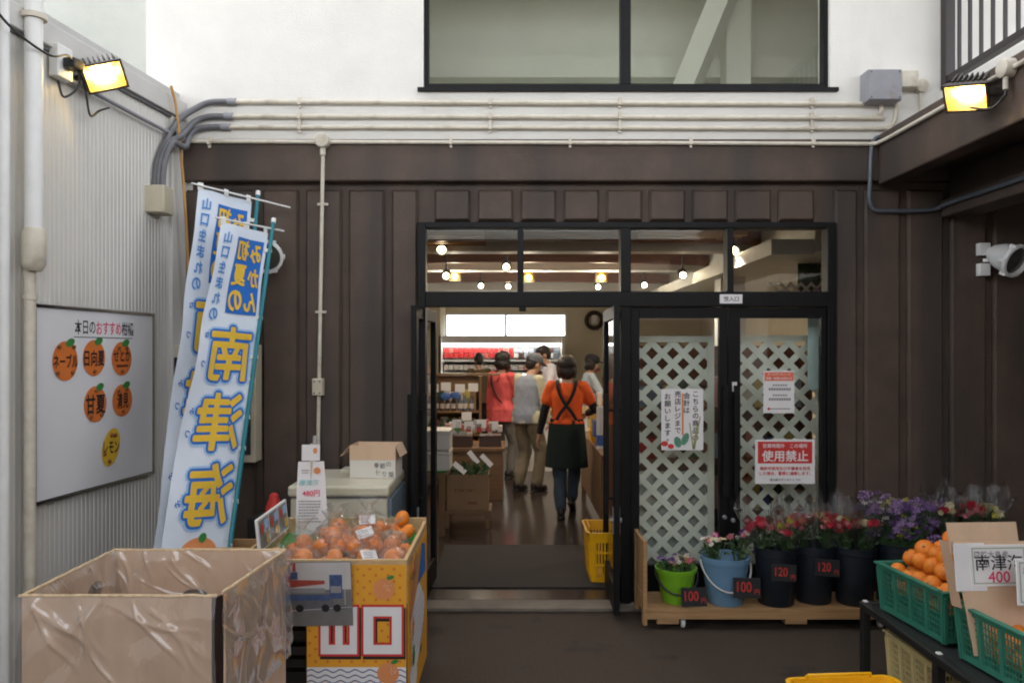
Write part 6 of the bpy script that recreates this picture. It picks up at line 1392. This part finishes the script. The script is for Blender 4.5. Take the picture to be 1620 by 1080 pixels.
    if hs == 'bob':
        b.ball((0, -.022, .045), (.100, .104, .098), 20, 14, M=Mh); b.ball((0, -.045, -.03), (.098, .078, .088), 20, 12, M=Mh)
        for s in (-1, 1): b.ball((s*.075, -.01, -.02), (.032, .055, .085), 14, 10, M=Mh)
        b.ball((0, .05, .085), (.075, .055, .038), 14, 10, M=Mh)
    else:
        b.ball((0, -.018, .045), (.086, .098, .090), 20, 14, M=Mh); b.ball((0, -.055, -.01), (.072, .055, .07), 16, 10, M=Mh); b.ball((0, .045, .088), (.06, .05, .033), 14, 10, M=Mh)
    bake(b.build('hair', M[cl.get('hairm', 'hair')], t_), .007, 2, .011, len(label))
    hair_o = t_.children[-1]; me_ = hair_o.data; rn = random.Random(len(label)); hv = [v for v in me_.vertices]; nv = [(v.co.copy(), v.normal.copy()) for v in hv]   # loose strands
    bm = bmesh.new(); bm.from_mesh(me_)
    for _ in range(420):
        p, n = rn.choice(nv)
        if n.z < -.5: continue
        d = (Vector((0, 0, -1))-n*(Vector((0, 0, -1)).dot(n))); d = (d.normalized() if d.length > .1 else Vector((rn.uniform(-1, 1), -1, 0)).normalized()); d = (d+Vector((rn.uniform(-.35, .35), rn.uniform(-.35, .35), 0))+n*.12).normalized(); u = d.cross(n).normalized()*rn.uniform(.003, .007); L_ = rn.uniform(.03, .07)
        q = [bm.verts.new(c) for c in (p-u+n*.002, p+u+n*.002, p+d*L_*.6+u*.8+n*.007, p+d*L_+n*.004, p+d*L_*.6-u*.8+n*.007)]; bm.faces.new(q)
    bm.to_mesh(me_); bm.free()
    # upper garment
    sl = cl.get('sleeve', 1.0); b = MB(); hem = cl.get('hem', .80); g = 1.13; fl = cl.get('flare', 1.0)
    rings = [(z, rx*g*w_*(1.10*fl if z < .95 else 1.04 if z < 1.1 else 1.0), ry*1.18*(1.10*fl if z < .95 else 1.06 if z < 1.1 else 1)) for z, rx, ry in ([(hem, .150, .115)] if hem < .84 else [])+[(max(z, hem), rx, ry) for z, rx, ry in tors[(1 if hem < .95 else 2):]]]
    b.loft([[up_(p) for p in ell(z, rx, ry)] for z, rx, ry in rings])
    for s in (-1, 1):
        a, e, h_ = arms[s]
        if sl > 0:
            pts = [a+Vector((-s*.03, 0, 0))*k, a, a.lerp(e, .55)] if sl <= .5 else [a+Vector((-s*.03, 0, 0))*k, a, a.lerp(e, .5), e, e.lerp(h_, .5), e.lerp(h_, sl*.92)]
            rs = [.06, .064, .066] if sl <= .5 else [.058, .060, .055, .050, .044, .036]
            limb(b, pts, [x*k for x in rs])
    bake(b.build(cl.get('topname', 'shirt'), M[cl['top']], t_), .010, 3, .011, len(label)*1.3)
    if 'under' in cl:
        b = MB()
        for s in (-1, 1):
            a, e, h_ = arms[s]; limb(b, [a, a.lerp(e, .5), e, e.lerp(h_, .5), e.lerp(h_, .88)], [x*k for x in (.052, .048, .044, .041, .032)])
        bake(b.build('undersleeves', M[cl['under']], t_), .009, 3, .004)
    # trousers and shoes
    b = MB(); b.loft([ell(z*k, rx*k*w_, ry*k) for z, rx, ry in ((.78, .15, .112), (.86, .158, .120), (.96, .142, .108))])
    for s in (-1, 1):
        p, n, f = legs[s]; limb(b, [p, p.lerp(n, .5), n, n.lerp(f, .5), n.lerp(f, .93)], [x*k for x in cl.get('legr', (.090, .082, .072, .066, .060))])
    bake(b.build('trousers', M[cl['legs']], t_), .010, 3, .011, len(label)*2.1)
    for s in (-1, 1):
        f = legs[s][2]; pit = pose.get('pitch%d' % s, 0); Mf = Matrix.Translation(f-Vector((0, 0, 0))) @ Matrix.Rotation(pose.get('toe%d' % s, -s*.12), 4, 'Z') @ Matrix.Rotation(pit, 4, 'X') @ Matrix.Scale(k, 4)
        b = MB(); b.ball((0, .045, -.036), (.042, .120, .034), 14, 10, M=Mf); b.ball((0, -.03, -.01), (.040, .052, .055), 12, 10, M=Mf); b.box((-.036, -.075, -.074), (.036, .15, -.055), M=Mf)
        bake(b.build('shoe', M[cl.get('shoe', 'shoe')], t_), .008, 3)
    if 'cap' in cl:
        Mh = Mh @ Matrix.Scale(cl.get('capscale', 1.0), 4); b = MB(); b.ball((0, -.008, .065), (.092, .106, .075), 20, 12, M=Mh); b.ball((0, -.01, .035), (.090, .102, .035), 20, 10, M=Mh); b.hexa([(-.066, .07, .052), (.066, .07, .052), (.045, .185, .036), (-.045, .185, .036), (-.066, .07, .062), (.066, .07, .062), (.045, .185, .044), (-.045, .185, .044)], M=Mh)
        bake(b.build('cap', M[cl['cap']], t_), .007, 4)
    if 'strap' in cl:
        b = MB(); pts = []
        for i in range(40):                    # a strap slung across the body, from one shoulder to the other hip
            a = 2*math.pi*i/39; c, s_ = math.cos(a), math.sin(a); z = 1.14+.20*c; x = -cl['strap']*.125*c; rx = .178*w_; y = .142*s_
            pts.append(up_((x, y-.004, z)))
        for p, q_ in zip(pts, pts[1:]): b.bar(p, q_, .006, .030, up=(0, 1, 0) if False else Vector((p.x, p.y, .02)).normalized())
        b.build('bag_strap', M['c_black'], t_)
    return t_, up_, Mh, arms, k

# shop worker walking away, crossed apron straps
t_, up_, Mh, arms, k = person('woman walking away in orange T shirt and dark green apron with crossed straps', (.54, 7.86, .031), R(-6), 1.56,
    dict(lean=.05, footL=(-.05, -.16, .078), footR=(.045, .24, .12), handL=(-.30, .02, .76), handR=(.20, .30, 1.02), hintR=(.8, -1, -.3), hintL=(-.4, -1, 0), w=1.02, pitch1=-.5, palm1=(-.3, 0, -1)),
    dict(hair='bob', hairm='hair_brown', top='c_orange', sleeve=.5, under='c_black', legs='c_denim', hem=.94, topname='orange_shirt'))
b = MB(); n = 26; rings = []
for z, rx, ry in ((.99, .168, .128), (.94, .182, .142), (.80, .196, .160), (.62, .212, .178), (.50, .222, .186)):
    rings.append([Vector((rx*(1+.05*math.sin(5*a+z*7)*(1-z))*math.cos(a), ry*(1+.05*math.sin(6*a)*(1-z))*math.sin(a)+.01, z))*k for a in (2*math.pi*i/n for i in range(n))])
b.loft(rings, cap=False); b.build('apron', M['c_apron'], t_, smooth=R(80))
for s in (-1, 1):
    b = MB(); pts = [up_(p) for p in ((-s*.10, -.132, .985), (-s*.055, -.134, 1.06), (0, -.132, 1.13), (s*.05, -.134, 1.21), (s*.085, -.118, 1.30), (s*.095, -.06, 1.365), (s*.095, .03, 1.37), (s*.08, .12, 1.25))]
    pts = catmull(pts, 5)
    for p, q_ in zip(pts, pts[1:]): b.bar(p, q_, .032, .006, up=Vector((p.x*.3, p.y, .25 if p.z > 1.3*k else 0)).normalized())
    b.build('apron_strap', M['c_black'], t_)
person('man in grey cap and pale grey vest over cream sleeves, head bowed', (.17, 9.2, .031), R(-48), 1.60,
    dict(lean=.10, bow=.35, head=(0, .04, -.02), footL=(-.08, -.06, .078), footR=(.09, .07, .078), handL=(-.24, .10, .74), handR=(.24, .14, .78), w=1.12),
    dict(hair='short', top='c_cream', sleeve=1.0, legs='c_khaki', hem=.80, cap='c_cap', topname='cream_shirt', legr=(.094, .088, .080, .072, .066)))
pm = [o for o in bpy.data.objects if o.name.startswith('person')][-1]
t_ = pm; k = 1.60/1.62
b = MB()
def upv(v): v = Vector(v); q = max(0, v.z-.90); return Vector((v.x, v.y+.10*q, v.z-.0035*q))*k
b.loft([[upv(p) for p in ell(z, rx*1.12, ry)] for z, rx, ry in ((.80, .182, .150), (.90, .184, .152), (1.0, .168, .138), (1.12, .172, .136), (1.24, .178, .132), (1.32, .158, .108), (1.362, .08, .08))]); bake(b.build('grey_vest', M['c_vest'], t_), .011, 4, .007, 5)
person('woman in a loose coral shirt with a black strap across her back', (-.14, 10.1, .031), R(-42), 1.60,
    dict(lean=.04, footL=(-.07, -.05, .078), footR=(.08, .08, .078), handL=(-.26, .05, .72), handR=(.22, .20, .80), w=1.06, bow=.1),
    dict(hair='bob', top='c_pink', sleeve=1.0, legs='c_grey', hem=.74, flare=1.08, strap=1, topname='coral_shirt', legr=(.092, .085, .074, .066, .058)))
person('man in a white shirt behind the counter, looking down to the left', (.60, 11.75, .031), R(100), 1.70,
    dict(lean=.14, bow=.4, head=(0, .03, -.01), handL=(-.18, .30, .96), handR=(.18, .34, .96), hintL=(-1, -.6, -.3), hintR=(1, -.6, -.3)),
    dict(hair='short', top='c_white', sleeve=1.0, legs='c_black', topname='white_shirt'))
person('woman in a black cap and pale blue shirt behind the counter, facing right', (1.12, 11.8, .031), R(-80), 1.54,
    dict(lean=.08, bow=.2, handL=(-.18, .28, .92), handR=(.18, .30, .92), hintL=(-1, -.6, -.3), hintR=(1, -.6, -.3)),
    dict(hair='bob', top='c_blue', sleeve=1.0, legs='c_black', cap='c_black', capscale=1.16, topname='pale_blue_shirt'))
person('dark haired person in a brown jacket seen over the bottle shelf, before the bright case', (-.53, 12.85, .031), R(15), 1.58,
    dict(bow=.1), dict(hair='short', top='c_brown', sleeve=1.0, legs='c_black', topname='brown_jacket'))
person('person in grey with a dark bag strap, half hidden behind the open right door leaf', (1.55, 12.3, .031), R(-70), 1.56,
    dict(bow=.1), dict(hair='short', top='c_vest', sleeve=1.0, legs='c_grey', strap=1, topname='grey_shirt'))
